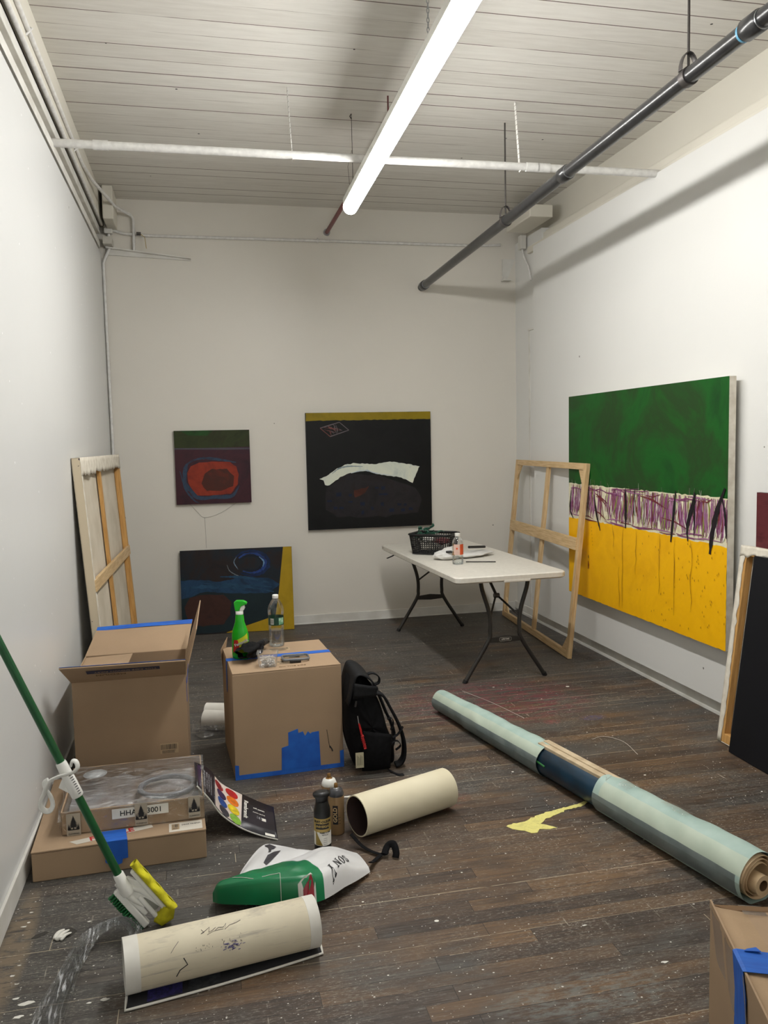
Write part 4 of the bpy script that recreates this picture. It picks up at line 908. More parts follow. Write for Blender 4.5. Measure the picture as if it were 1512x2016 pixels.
MB().grid(lambda u, v: Rp(-.0025-.003*math.sin(u*14), -.02-.30*u-.05*v, rh-.005-.10*v-.07*u*v), 20, 6).build('clear_tape', mat_clear('packing_tape_b', (.9, .84, .76), gloss=.10, rough=.25), t)
tp = lambda pts: tape(t, [tuple(Rp(*p) for p in a) for a in pts])
tp([((-.004, -.245, .02), (-.004, -.335, .02)), ((-.004, -.25, rh-.08), (-.004, -.335, rh-.05)), ((-.004, -.225, rh+.003), (-.004, -.31, rh+.003)), ((.004, -.225, rh+.006), (.004, -.315, rh+.006)), ((.10, -.225, rh-.002), (.10, -.31, rh-.002)), ((.30, -.235, rh-.004), (.30, -.32, rh-.004))])
tp([((.03, -.222, rh+.005), (.02, -.235, rh+.008)), ((.055, -.212, rh+.004), (.06, -.235, rh+.008))])

# ------------------------------------------------------------------ things on the closed box
BT = bh+.001
def on(x, y): return B(x, y, BT)
# green spray bottle
c_ = on(.075, .285); t = thing('spray_bottle', 'green trigger spray bottle with a yellow and red label on the closed box', 'bottle', c_)
ro = math.radians(-32)
prof = [(.040, 0), (.047, .005), (.048, .02), (.047, .10), (.046, .125), (.040, .15), (.026, .19), (.022, .225), (.0195, .232)]
MB().lathe(prof, c_, 28, ex=1.0, ey=.62, rot=ro).build('bottle_body', 'green', t)
MB().lathe([(.0205, .229), (.0205, .245), (.018, .246)], c_, 20, ex=1, ey=.8, rot=ro).build('neck_collar', 'white', t)
hx = Matrix.Translation(c_) @ Matrix.Rotation(math.radians(-12), 4, 'Z')
MB().prism([hx @ V(x, -.014, z) for x, z in [(-.020, .246), (-.024, .275), (-.026, .292), (-.014, .302), (.022, .300), (.040, .291), (.040, .280), (.026, .277), (.010, .270), (.0, .246)]], hx.to_3x3() @ V(0, .028, 0)).build('trigger_head', 'green', t, .004)
MB().prism([hx @ V(x, -.009, z) for x, z in [(.002, .244), (.006, .270), (.026, .277), (.030, .262), (.022, .248)]], hx.to_3x3() @ V(0, .018, 0)).build('trigger', 'white', t, .003)
def ell(a, z, k=1.0):
    r_ = .0485*k*(1 if z < .12 else 1-.16*(z-.12)/.03); x, y = r_*math.cos(a), r_*.62*math.sin(a)
    return c_+V(x*math.cos(ro)-y*math.sin(ro), x*math.sin(ro)+y*math.cos(ro), z)
yl_ = mt('label_yellow', (206, 214, 40), .35); M['labyel'] = yl_
MB().grid(lambda u, v: ell(-2.05+1.75*u, .035+.10*v*(.55+.45*u)+.0*v, 1.012), 16, 6).build('label', 'labyel', t)
MB().grid(lambda u, v: ell(-2.2+(.75-.5*abs(v-.45))*u+.2*v, .035+.065*v, 1.03), 8, 8, 0, False).build('label_leaf', 'red', t)
LX = frame(ell(-1.15, .088, 1.10), V(math.cos(ro+.35), math.sin(ro+.35), .45), (0, 0, 1)); text('Fantastik', .021, LX, 'ink', t, bold=.0009)
LX2 = LX.copy(); LX2.translation = LX.translation-V(0, .0012, -.0008); text('Fantastik', .021, LX2, 'paper', t, bold=.0002)
# water bottle
c_ = on(.290, .485); t = thing('plastic_bottle', 'clear water bottle with a green label, standing on the closed box', 'bottle', c_)
prof = [(.034, 0), (.041, .006), (.042, .02), (.0405, .03), (.042, .04), (.0405, .055), (.042, .065), (.0405, .08), (.042, .09), (.041, .115), (.041, .165), (.0435, .178), (.0435, .20), (.038, .222), (.024, .248), (.0155, .258), (.0148, .262)]
bottle_parts(t, c_, prof, .088, 0, 0, 0, [(.0155, .261), (.0165, .262), (.0165, .278), (.0145, .280)])
M['spring'] = mt('spring_green', (14, 66, 46), .45); M['leafy'] = mt('pale_green_print', (180, 214, 186), .45, c2=(90, 150, 110), scale=60)
arc_label(c_, .0418, .118, .162, 0, 360, None, 'label', t, None, 40, ['spring'])
arc_label(c_, .0421, .122, .158, -75, -30, None, 'label_picture', t, None, 12, ['leafy'])
arc_label(c_, .0421, .124, .156, -140, -112, None, 'label_barcode', t, None, 8, ['paper'])
g = MB()
for i in range(9): a0 = -138+i*2.8; g.grid(lambda u, v: c_+V(.0424*math.cos(math.radians(a0+1.3*u)), .0424*math.sin(math.radians(a0+1.3*u)), .128+.024*v), 1, 1)
g.build('label_bars', 'ink', t)
# folded umbrella
UX = frame(on(.140, .285)+V(0, 0, .047), V(.44, .90, -.05), V(-.90, .44, 0)); t = thing('folded_umbrella', 'folded black umbrella with bunched fabric on the closed box', 'umbrella', X=UX)
U = lambda x, y, z: UX @ V(x, y, z)
def umb(u, v):
    x = -.15+.25*u; a = v*2*math.pi; r_ = .056*(math.sin(math.pi*min(1, u*.9+.08))**.55)*(1-.42*u)
    r_ *= 1+.20*math.sin(a*5+u*4)+.10*math.sin(u*24+a*2); return U(x, r_*math.cos(a)*1.12, r_*math.sin(a)*.74)
MB().grid(umb, 36, 44, 0, True).build('canopy', 'fabric', t)
MB().tube([U(.06, 0, 0), U(.115, .0, .002)], .017, 14).build('closing_band', 'fabric2', t)
MB().tube([U(.10, 0, .002), U(.125, 0, .003), U(.17, 0, .003), U(.178, 0, .003)], [.016, .019, .017, .012], 16).build('handle', 'black', t)
MB().tube([U(.118, 0, .003), U(.130, 0, .003)], .0198, 16).build('handle_ring', 'steel_dark', t)
MB().tube([U(.178, 0, .003), U(.19, .012, .0), U(.19, -.012, -.004), U(.179, 0, .003)], .003, 6).build('wrist_loop', 'fabric2', t)
# clear nail container and its lid
NX = Matrix.Translation(on(.185, .085)) @ Matrix.Rotation(math.radians(-8), 4, 'Z'); t = thing('plastic_container', 'small clear container of silver nails near the front of the closed box', 'container', X=NX)
def crect(x, y, r, z): return [NX @ V(px, py, z) for px, py in rrect(x, y, r, 4)]
rings = [crect(.040, .034, .012, .001), crect(.043, .037, .013, .004), crect(.050, .044, .014, .066), crect(.054, .048, .014, .068), crect(.054, .048, .014, .071), crect(.049, .043, .013, .070), crect(.041, .035, .012, .006)]
n = len(rings[0]); MB().add([p for g in rings for p in g], [(i*n+k, i*n+(k+1) % n, (i+1)*n+(k+1) % n, (i+1)*n+k) for i in range(6) for k in range(n)], 0, True).add(rings[0], [tuple(range(n-1, -1, -1))]).build('container_body', mat_clear('clear_box_plastic', gloss=.1), t)
M['nail'] = mt('bright_steel', (222, 222, 220), .3, .15)
nb = MB(); nb.lathe([(.0001, -.023), (.0022, -.019), (.0022, .018), (.0046, .020), (.0046, .0225), (.0001, .023)], (0, 0, 0), 8)
nail = nb.build('screw', 'nail'); tag(nail, 'silver screw among others in the small clear container on the closed box', 'screw', 'screws in the clear container')
rr = random.Random(21)
for i in range(60):
    o = nail if i == 0 else nail.copy()
    if i: COL.objects.link(o)
    lay = i//9; p = NX @ V(rr.uniform(-.019, .019), rr.uniform(-.015, .015), .010+.0058*lay)
    o.matrix_world = Matrix.Translation(p) @ Matrix.Rotation(rr.uniform(0, 6.28), 4, 'Z') @ Matrix.Rotation(math.radians(90+rr.uniform(-9, 9)), 4, 'Y')
KX = Matrix.Translation(on(.335, .155)) @ Matrix.Rotation(math.radians(-1), 4, 'Z'); t = thing('container_lid', 'clear lid with grey rim and black latches beside the nail container', 'lid', X=KX)
kr = lambda x, y, r, z: [KX @ V(px, py, z) for px, py in rrect(x, y, r, 5)]
g = MB().tube(kr(.066, .047, .02, .012), .0045, 8, closed=True, sy=1.6); g.build('gasket', mt('grey_gasket', (112, 114, 118), .4), t)
g = MB(); a_ = kr(.064, .045, .019, .010); b_ = kr(.055, .036, .015, .018); n = len(a_); g.add(a_+b_, [(k, (k+1) % n, n+(k+1) % n, n+k) for k in range(n)]+[tuple(range(n, 2*n))], 0, True); g.build('lid_plate', mat_clear('lid_clear', gloss=.3), t)
MB().box(-.028, .028, .050, .062, .002, .014, 0, KX).build('latch', 'black', t, .002)
MB().box(-.034, .022, -.066, -.05, .002, .014, 0, KX).build('latch', 'black', t, .002)

# ------------------------------------------------------------------ backpack
t = thing('backpack', 'black backpack with a red cord standing against the closed box', 'backpack', (.79, 3.99, 0))
sil = [(.664, .33), (.672, .40), (.696, .462), (.722, .483), (.754, .470), (.786, .442), (.808, .415), (.826, .37), (.848, .314), (.866, .253), (.878, .20), (.896, .151), (.912, .11), (.914, .05), (.905, .012), (.85, .004), (.769, .004), (.715, .008), (.692, .07), (.672, .14), (.662, .234)]
cs = [V(x, 0, z) for x, z in sil]; cc = [p for p in curve([V(x, z, 0) for x, z in sil]+[V(*sil[0], 0)], 60)][:-1]
cen = V(.785, .23, 0); rings = []
for k in range(13):
    a = -1+2*k/12; f = (1-abs(a)**3.2)**.42*.985+.015; rings.append([V(cen.x+(p.x-cen.x)*f*(1 if p.x > cen.x else .96+.04*f), 3.985+.135*a+.004*math.sin(p.y*40+a*5), max(.003, cen.y+(p.y-cen.y)*(f**.8))) for p in cc])
n = len(cc); g = MB().add([p for r_ in rings for p in r_], [(i*n+k, (i+1)*n+k, (i+1)*n+(k+1) % n, i*n+(k+1) % n) for i in range(12) for k in range(n)], 0, True)
g.add(rings[0], [tuple(range(n))]).add(rings[-1], [tuple(range(n-1, -1, -1))]); g.build('body', 'fabric', t)
fpts = [(.668, .345), (.70, .465), (.722, .492), (.757, .480), (.79, .450), (.812, .418)]
MB().grid(lambda u, v: (lambda p: V(p.x+.004, 3.84+.29*v-.006*math.sin(v*3.14), p.y+.006))(curve([V(x, z, 0) for x, z in fpts], 24)[round(u*24)]), 24, 8).build('top_flap', 'fabric2', t, solid=.006)
MB().grid(lambda u, v: V(.690+.115*u+.01*v, 3.838-.006*math.sin(u*3), .432-.085*u*(1-v)*.2+(.03-.06*u*0)*v-.035*(1-u)*1.3*(1-v)-.025*u), 10, 4).build('side_flap', 'fabric2', t, solid=.004)
MB().grid(lambda u, v: V(.73+.14*u+.01*v, 3.846-.022*math.sin(math.pi*min(1, max(0, u)))**.6*math.sin(math.pi*(v*.85+.1)), .02+.20*v-.03*u*v), 16, 10).build('side_pocket', 'fabric', t, solid=.004)
def strap(pts, w_, name='shoulder_strap', yy=3.92, th=.008, mat='fabric2'):
    P = curve([V(*p) for p in pts], 30); g = MB()
    g.grid(lambda u, v: P[round(u*30)]+V(0, (v-.5)*w_, 0), 30, 2); return g.build(name, mat, t, solid=th)
strap([(.80, 3.90, .392), (.85, 3.90, .375), (.886, 3.90, .311), (.917, 3.90, .248), (.940, 3.90, .19), (.955, 3.90, .122), (.953, 3.90, .056), (.935, 3.90, .022), (.908, 3.90, .012)], .055, th=.012)
strap([(.80, 4.06, .392), (.845, 4.06, .372), (.876, 4.06, .30), (.90, 4.06, .235), (.925, 4.06, .18), (.940, 4.06, .12), (.93, 4.06, .06), (.905, 4.06, .03)], .055, th=.012)
strap([(.785, 3.985, .440), (.80, 3.985, .462), (.828, 3.985, .462), (.853, 3.985, .440), (.850, 3.985, .412), (.822, 3.985, .404)], .03, 'grab_handle', th=.006)
strap([(.868, 3.88, .255), (.885, 3.88, .262), (.898, 3.88, .245), (.896, 3.88, .22), (.884, 3.88, .20)], .02, 'webbing_loop', th=.003)
strap([(.89, 3.87, .165), (.915, 3.87, .175), (.935, 3.87, .20), (.945, 3.87, .215)], .022, 'adjuster_strap', th=.003)
strap([(.845, 3.868, .02), (.862, 3.86, .09), (.885, 3.86, .14), (.915, 3.868, .145), (.93, 3.868, .12), (.905, 3.868, .10)], .02, 'compression_strap', th=.003)
strap([(.86, 3.86, .012), (.88, 3.83, .004), (.90, 3.795, .003), (.925, 3.79, .004)], .024, 'strap_tail', th=.003)
MB().box(.697, .737, 3.834, 3.8365, .042, .118, 0, Matrix.Translation((0, 0, 0))).build('address_tag', mt('yellowed_tag', (196, 190, 160), .5), t)
g = MB()
for i in range(5): g.box(.704+.006*i, .7055+.006*i, 3.8332, 3.834, .055, .105-.006*(i % 3))
g.build('tag_print', 'ink', t)
MB().tube([(.712, 3.838, .30), (.716, 3.832, .265)], .0025, 6).build('zip_pull', 'steel', t)
g = MB(); g.tube([(.716, 3.831, .265), (.721, 3.829, .235), (.727, 3.828, .205)], .003, 6).tube([(.719, 3.829, .262), (.726, 3.827, .235), (.731, 3.827, .205)], .0025, 6)
g.tube([V(.731+.012*k/22+.0045*math.sin(k*2.2), 3.826+.004*math.cos(k*2.2), .205-.066*k/22) for k in range(23)], .0055, 6); g.build('braided_cord', 'red', t)
MB().tube([(.700, 3.845, .345), (.706, 3.842, .372), (.711, 3.844, .371), (.705, 3.844, .343)], .0018, 6, closed=True).build('buckle', 'steel_dark', t)

# ------------------------------------------------------------------ paper towel roll and plastic behind the box
t = thing('paper_towel_roll', 'white paper towel roll lying on the floor behind the closed box', 'paper towel', (.1, 4.70, 0))
MB().tube([(-.012, 4.725, .058), (.20, 4.64, .058)], .056, 28, cap=False).build('towel', 'paper', t)
g = MB(); a, b = V(-.012, 4.725, .058), V(.20, 4.64, .058)
for e_ in (a, b):
    d = (b-a).normalized(); x = d.orthogonal().normalized(); y = d.cross(x); ri = [e_+(x*math.cos(k*math.pi/12)+y*math.sin(k*math.pi/12))*.022 for k in range(24)]; ro_ = [e_+(x*math.cos(k*math.pi/12)+y*math.sin(k*math.pi/12))*.056 for k in range(24)]
    g.add(ri+ro_, [(k, (k+1) % 24, 24+(k+1) % 24, 24+k) for k in range(24)])
g.build('towel_end', 'paper', t); MB().tube([a, b], .022, 20, cap=False).build('core', 'card_dark', t)
t = thing('paper_towel_roll', 'second white paper roll, half hidden behind the first one', 'paper towel', (.1, 4.87, 0))
MB().tube([(.0, 4.86, .058), (.22, 4.78, .058)], .055, 28).build('towel', 'paper', t)
g = MB().grid(sheet([(-.085, 4.66), (-.03, 4.56), (.05, 4.58), (.13, 4.57)], [(-.07, 4.74), (-.03, 4.70), (.04, 4.665), (.12, 4.63)], .002, lambda u, v: .03*math.sin(math.pi*v)+.02*v*u, 34, 16, .035, 9, 16), 34, 16, 0, False)
tag(g.build('plastic_wrap', mat_clear('crumpled_film', gloss=.2, rough=.12, alpha_noise=.4, bscale=40)), 'crumpled clear plastic on the floor by the paper towel rolls', 'plastic wrap')

# ------------------------------------------------------------------ spray cans
def can(c_, r_, h_, name, lab, bodymat, capfn):
    t = thing(name, lab, 'spray can', c_)
    MB().lathe([(r_*.9, 0), (r_, .004), (r_, h_), (r_*.96, h_+.004)], c_, 32).build('can_body', bodymat, t); capfn(t, V(*c_), r_, h_); return t
c0 = (.434, 3.166, .0005)
def cap_black(t, c_, r_, h_):
    MB().lathe([(r_*.97, h_+.003), (r_*.99, h_+.01), (r_*.97, h_+.03), (r_*.80, h_+.05), (r_*.74, h_+.062)], c_, 28).build('shoulder', 'black', t)
    MB().lathe([(r_*.70, h_+.058), (r_*.72, h_+.075), (r_*.95, h_+.084), (r_*1.02, h_+.090), (r_*.98, h_+.096), (r_*.6, h_+.101)], c_, 28, ex=1.08, ey=.82, rot=.2).build('trigger_cap', 'black', t)
t = can(c0, .0335, .138, 'spray_can', 'spray can with a large black trigger cap and black and gold label', 'black', cap_black)
arc_label(c0, .0339, .028, .138, -178, -2, None, 'label', t, lambda u, v: 0 if v < .55 else 1, 40, ['paper', mt('label_gold', (176, 150, 84), .4, .3)])
def arctext(s, size, c_, r_, z, a_mid, mat, t, bold=0, name='lettering', vertical=False, sx=1):
    a = math.radians(a_mid); o = text(s, size, Matrix.Identity(4), mat, t, name, bold, sx=sx)
    W = wmat(t); me = o.data
    for v in me.vertices:
        p = W @ v.co; px, py = (p.x, p.y) if not vertical else (-p.y, p.x)
        th = a+px/r_; q_ = V(c_[0]+(r_+.0004+p.z)*math.cos(th), c_[1]+(r_+.0004+p.z)*math.sin(th), c_[2]+z+py); v.co = W.inverted() @ q_
    return o
arctext('RUST-OLEUM', .0125, c0, .0342, .126, -97, 'ink', t, .0004)
MB().grid(lambda u, v: V(c0[0]+.0345*math.cos(math.radians(-148+98*u)), c0[1]+.0345*math.sin(math.radians(-148+98*u)), .096+.022*v), 20, 2).build('label_band', 'ink', t)
arctext('UNIVERSAL', .0125, c0, .0349, .107, -98, 'label_gold' if 'label_gold' in M else mt('label_gold2', (196, 170, 104), .4), t, .0004)
arctext('PRIMER IN ONE', .0065, c0, .0343, .081, -80, 'ink', t, .0002); arctext('METALLIC', .006, c0, .0343, .072, -80, 'ink', t)
MB().grid(lambda u, v: V(c0[0]+.0343*math.cos(math.radians(-150+(44*(1-v)+8)*u)), c0[1]+.0343*math.sin(math.radians(-150+(44*(1-v)+8)*u)), .030+.055*v), 12, 8).build('label_wedge', mt('label_olive', (150, 128, 60), .4, .3), t)
g = MB()
for i in range(4): g.grid(lambda u, v: V(c0[0]+.0343*math.cos(math.radians(-92+26*u)), c0[1]+.0343*math.sin(math.radians(-92+26*u)), .034+.008*i+.0012*v), 8, 1)
g.build('label_lines', 'ink', t)
c1 = (.512, 3.292, .0005)
def cap_gold(t, c_, r_, h_):
    MB().lathe([(r_*.97, h_+.003), (r_*1.0, h_+.006), (r_*.98, h_+.012), (r_*.80, h_+.028), (r_*.45, h_+.033)], c_, 28).build('grey_dome', mt('dark_grey_dome', (66, 66, 70), .4), t)
    MB().lathe([(r_*.46, h_+.030), (r_*.46, h_+.034), (r_*.30, h_+.036)], c_, 20).build('valve_ring', 'steel', t)
    MB().lathe([(.008, h_+.034), (.0085, h_+.042), (.0075, h_+.052), (.0065, h_+.053)], c_, 14).build('nozzle', 'gold', t)
t = can(c1, .0325, .158, 'spray_can', 'gold brown spray can with a dark grey dome, lettered GOLD', mt('can_gold', (160, 130, 92), .4, .2), cap_gold)
MB().grid(lambda u, v: V(c1[0]+.033*math.cos(math.radians(-127+38*u)), c1[1]+.033*math.sin(math.radians(-127+38*u)), .048+.080*v), 8, 2).build('label_panel', 'ink', t)
arctext('GOLD', .0225, c1, .0334, .088, -108, mt('pale_gold_print', (206, 176, 128), .5), t, .0006, vertical=True)
for i in range(3): MB().grid(lambda u, v: V(c1[0]+.0331*math.cos(math.radians(-92+22*u)), c1[1]+.0331*math.sin(math.radians(-92+22*u)), .05+.013*i+.0015*v), 8, 1).build('label_line', 'ink', t)
c2_ = (.500, 3.400, .0005)
def cap_white(t, c_, r_, h_):
    MB().lathe([(r_*.97, h_+.003), (r_*1.0, h_+.006), (r_*.98, h_+.012), (r_*.80, h_+.028), (r_*.45, h_+.033)], c_, 28).build('white_dome', 'white', t)
    MB().lathe([(r_*.46, h_+.030), (r_*.46, h_+.034), (r_*.30, h_+.036)], c_, 20).build('valve_ring', 'gold', t)
    MB().lathe([(.008, h_+.034), (.0085, h_+.042), (.0075, h_+.052), (.0065, h_+.053)], c_, 14).build('nozzle', 'gold', t)
can(c2_, .0325, .158, 'spray_can', 'spray can with a white dome standing behind the gold brown can', 'can_gold' if 'can_gold' in M else 'gold', cap_white)

# ------------------------------------------------------------------ big tubes
def hollow_tube(t, a, b, ro_, ri_, mat_out, mat_in, name='tube_body', n=48):
    a, b = V(*a), V(*b); d = (b-a).normalized(); x = V(0, 0, 1).cross(d).normalized(); y = d.cross(x)
    R_ = lambda e_, r_: [e_+(x*math.cos(2*math.pi*k/n)+y*math.sin(2*math.pi*k/n))*r_ for k in range(n)]
    A_, B_, C_, D_ = R_(a, ro_), R_(b, ro_), R_(a, ri_), R_(b, ri_); g = MB(); q_ = lambda i, j: [(i*n+k, i*n+(k+1) % n, j*n+(k+1) % n, j*n+k) for k in range(n)]
    g.add(A_+B_, q_(0, 1), 0, True); g.add(C_+D_, q_(1, 0), 1, True); g.add(A_+C_, q_(1, 0), 0); g.add(B_+D_, q_(0, 1), 0)
    return g.build(name, [mat_out, mat_in], t)
tb = NT('stained_tube_paper'); v = tb.map(); nn = tb.noise(v, 5, 4); s3 = tb.sep()
cx_ = tb.ramp(nn, [(.3, (206, 196, 172)), (.7, (222, 214, 190))])
st = tb.step(tb.noise(tb.map((2, 2, 30)), 2.2, 5, .7), .56, .7); cx_ = tb.mix(tb.math('MULTIPLY', st, .45), cx_, (120, 112, 110))
tb.fin(cx_, .7); M['tube_near'] = tb.m
na, nb_ = V(-.268, 2.447, .0865), V(.314, 2.536, .0865)
t = thing('cardboard_tube', 'wide cream tube with pen marks and a white end band, in the foreground', 'tube', (0, 2.46, 0))
hollow_tube(t, na, nb_, .0775, .0725, 'tube_near', 'card_dark')
d_ = (nb_-na).normalized()
hollow_tube(t, na-d_*.001, na+d_*.042, .0783, .072, 'paper', 'paper', 'end_band'); hollow_tube(t, nb_-d_*.035, nb_+d_*.001, .0783, .072, 'paper', 'paper', 'end_band')
tx = V(0, 0, 1).cross(d_).normalized(); ty = d_.cross(tx)
if ty.z < 0: tx, ty = -tx, -ty
def ont(s_, ang, k=.0780): # point on the tube surface; ang 0 = towards the viewer, 90 = top
    f = V(d_.y, -d_.x, 0); return na+d_*s_+(f*math.cos(math.radians(ang))+V(0, 0, 1)*math.sin(math.radians(ang)))*k
def pen(pts, r_, mat='ink', name='pen_mark'): return MB().tube([ont(*p) for p in pts], r_, 5).build(name, mat, t)
M['pencil'] = mt('pencil_grey', (120, 114, 110), .7); M['violet'] = mt('violet_ink', (74, 70, 118), .7, c2=(110, 104, 140), scale=120)
pen([(.165, 20), (.175, 5), (.152, -4), (.142, -18)], .0016, 'ink'); pen([(.155, 55), (.140, 44), (.130, 35)], .0008, 'pencil')
# handwriting on top of the tube
hw = [(.225, 70), (.232, 62), (.222, 60), (.238, 66), (.250, 72), (.246, 60), (.256, 62), (.268, 68), (.264, 60), (.275, 66), (.290, 64), (.300, 72), (.294, 58), (.31, 66), (.33, 68), (.345, 72)]
pen(hw, .0009, 'pencil'); pen([(.24, 55), (.26, 60), (.29, 60)], .0006, 'pencil')
rr = random.Random(5); g = MB()
for i in range(34):
    s_, a_ = .30+rr.gauss(0, .016), 22+rr.gauss(0, 5); g.tube([ont(s_, a_), ont(s_+rr.uniform(.002, .012), a_+rr.uniform(-1, 2))], rr.uniform(.0006, .0016), 4)
g.build('violet_smudge', 'violet', t)
g = MB()
for i in range(26):
    s_, a_ = rr.uniform(.2, .34), 32+rr.gauss(0, 4); g.tube([ont(s_, a_), ont(s_+rr.uniform(-.002, .004), a_-rr.uniform(1, 4))], rr.uniform(.0004, .0009), 4)
g.build('grey_smudge', 'pencil', t)
t = thing('cardboard_tube', 'clean cream tube with a dark open end, beside the spray cans', 'tube', (.8, 3.33, 0))
hollow_tube(t, (.588, 3.238, .0845), (1.025, 3.412, .0845), .084, .079, 'cream', mt('tube_inside', (62, 44, 40), .7))
LX = frame(V(.632, 3.315, .105), V(.2, -.2, -1), V(.93, .37, 0)) 
text('inches', .028, frame(V(.640, 3.328, .10), V(.15, .06, -.95), V(.75, .3, .2)), 'pencil', t)

# ------------------------------------------------------------------ long wrapped roll
P0, P1 = V(1.377, 4.66, 0), V(1.843, 2.395, 0)
ax = (P1-P0).normalized(); LEN = (P1-P0).length; sd = V(ax.y, -ax.x, 0)  # to the viewer's left side (towards -x)
if sd.x > 0: sd = -sd
rad = lambda f: .064+.022*f
def rp(f, a, r_=None, lift=0):  # a: 0 = left side, 90 = top
    r0 = rad(f) if r_ is None else r_; z0 = rad(f)+.001
    return P0.lerp(P1, f)+sd*r0*math.cos(math.radians(a))+V(0, 0, z0+r0*math.sin(math.radians(a))+lift)
t = thing('canvas_roll', 'long roll of canvas wrapped in pale mint tissue, lying across the floor', 'roll', (1.6, 3.5, 0))
M['mint'] = mt('mint_tissue', (170, 192, 184), .6, c2=(156, 180, 172), scale=9, bump=.25)
M['mint2'] = mt('mint_tissue_double', (184, 196, 180), .65, c2=(174, 188, 172), scale=9, bump=.25)
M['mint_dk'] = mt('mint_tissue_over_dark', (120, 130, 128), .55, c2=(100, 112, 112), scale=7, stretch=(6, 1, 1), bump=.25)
M['mintblue'] = mt('mint_tissue_bluish', (140, 176, 188), .5, c2=(124, 160, 172), scale=6, bump=.25)
M['mintgreen'] = mt('mint_tissue_greenish', (128, 178, 158), .55, c2=(110, 156, 140), scale=6, bump=.25)
def wrap(f0, f1, grow, seed, sectors, nu=40, na_=48, name='tissue_wrap', lump=.004, flat=.0):
    rr = random.Random(seed); ph = [(rr.uniform(3, 16), rr.randint(1, 5), rr.uniform(0, 6)) for _ in range(6)]
    def fn(u, v):
        f = f0+(f1-f0)*u; a = v*360; k = sum(math.sin(p[0]*u*2+math.radians(a)*p[1]+p[2]) for p in ph)/6
        low = max(0, -math.sin(math.radians(a))); r_ = rad(f)+grow+lump*k*(1-low)
        q_ = rp(f, a, r_); q_.z = max(.0015, q_.z+grow*0); return q_
    def mf(u, v):
        a = v*360
        for (a0, a1, u0, u1, m_) in sectors:
            if a0 <= a < a1 and u0 <= u < u1: return m_
        return 0
    g = MB(); g.grid(fn, nu, na_, 0, True, 0, mf); return g.build(name, ['mint', 'mint2', 'mint_dk', 'mintblue', 'mintgreen'], t)
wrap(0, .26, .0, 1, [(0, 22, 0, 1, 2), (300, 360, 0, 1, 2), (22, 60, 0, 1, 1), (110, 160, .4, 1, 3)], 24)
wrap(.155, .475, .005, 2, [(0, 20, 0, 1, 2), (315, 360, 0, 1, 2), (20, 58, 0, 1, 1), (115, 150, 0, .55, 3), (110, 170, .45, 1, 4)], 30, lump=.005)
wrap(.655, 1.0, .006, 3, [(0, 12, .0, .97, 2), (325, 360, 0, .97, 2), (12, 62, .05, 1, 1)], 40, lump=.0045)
wrap(.60, .66, .001, 5, [], 4, name='tissue_edge') if 0 else None
M['petrol'] = mt('petrol_blue_paint', (22, 56, 78), .35, c2=(14, 34, 48), scale=4, stretch=(4, 1, 1))
def tb_(f0, f1, r_, off, mat, name): 
    return MB().tube([P0.lerp(P1, f0)+sd*off+V(0, 0, r_+.0+.001), P0.lerp(P1, f1)+sd*off+V(0, 0, r_+.001)], r_, 28).build(name, mat, t)
MB().tube([P0.lerp(P1, .44)+V(0, 0, rad(.44)), P0.lerp(P1, .70)+V(0, 0, rad(.7)-.002)], [rad(.44)-.002, rad(.7)-.006], 36).build('painted_canvas', 'petrol', t)
g = MB()
for k, (off, w__, hz) in enumerate(((.014, .03, .0), (-.018, .032, .004))):
    a = P0.lerp(P1, .45)+sd*off+V(0, 0, 2*rad(.5)-.004+hz); b = P0.lerp(P1, .69)+sd*off+V(0, 0, 2*rad(.65)-.008+hz)
    MB().beam(a, b, .031, .017).build('wood_strip', mt('whitened_wood', (208, 190, 160), .7, c2=(180, 160, 130), scale=14), t, .002)
MB().tube([rp(.46, 10, .066), rp(.50, 4, .069)], .006, 6, sx=1.5).build('green_paint_patch', mt('leaf_paint', (50, 120, 60), .4), t)
MB().tube([rp(.665, 95, .07, .020), rp(.672, 60, .08, .01), rp(.66, 80, .08, .012)], .0008, 5).build('loose_thread', 'paper', t)
# kraft layers and core at the near end
e1 = P1.lerp(P0, -.003)
M['kraft'] = mt('kraft_paper', (216, 190, 152), .7, c2=(194, 166, 128), scale=10, bump=.3)
sp = MB(); zc = rad(1)+.001; S1 = P1+ax*.004
def spir(u, v):
    a = u*2*math.pi*2.4; r_ = .083-.013*u*2.4+.0025*math.sin(a*3); return P1-ax*(.09*(1-v))+ax*.006*math.sin(a*2)+sd*r_*math.cos(a)+V(0, 0, max(-zc+.003, r_*math.sin(a))+zc)
sp.grid(spir, 90, 4); sp.build('kraft_layers', 'kraft', t, solid=.0025)
core_c = V(0, 0, zc-.012)
hollow_tube(t, P1-ax*.25+core_c+sd*.010, P1+ax*.028+core_c+sd*.010, .036, .019, mt('core_tube', (224, 200, 164), .25, c2=(192, 164, 126)), 'card_dark', 'core_tube', 32)
for f_, a_ in ((.70, 95), (.80, 110), (.83, 105)):
    g = MB().grid(lambda u, v: rp(f_+.03*u, a_-28+50*v, rad(f_)+.013), 6, 8); g.build('clear_tape', mat_clear('roll_tape', gloss=.25, rough=.12, alpha_noise=.15, bscale=30), t)

# ------------------------------------------------------------------ scrub brush on a long green handle
t = thing('floor_mop', 'green handled scrub mop with white head leaning to the left wall', 'mop', (-.27, 2.80, 0))
H0, H1 = V(-.300, 2.80, .165), V(-.678, 2.815, 1.10)
MB().tube([H0, H1], .0135, 20).build('handle', 'green_dk', t)
hd = (H1-H0).normalized()
MB().tube([H0+hd*.03, H0+hd*.028, H0-hd*.012, H0-hd*.035, H0-hd*.05], [.0185, .0205, .022, .026, .022], 20, sy=.85).build('head_socket', 'white', t)
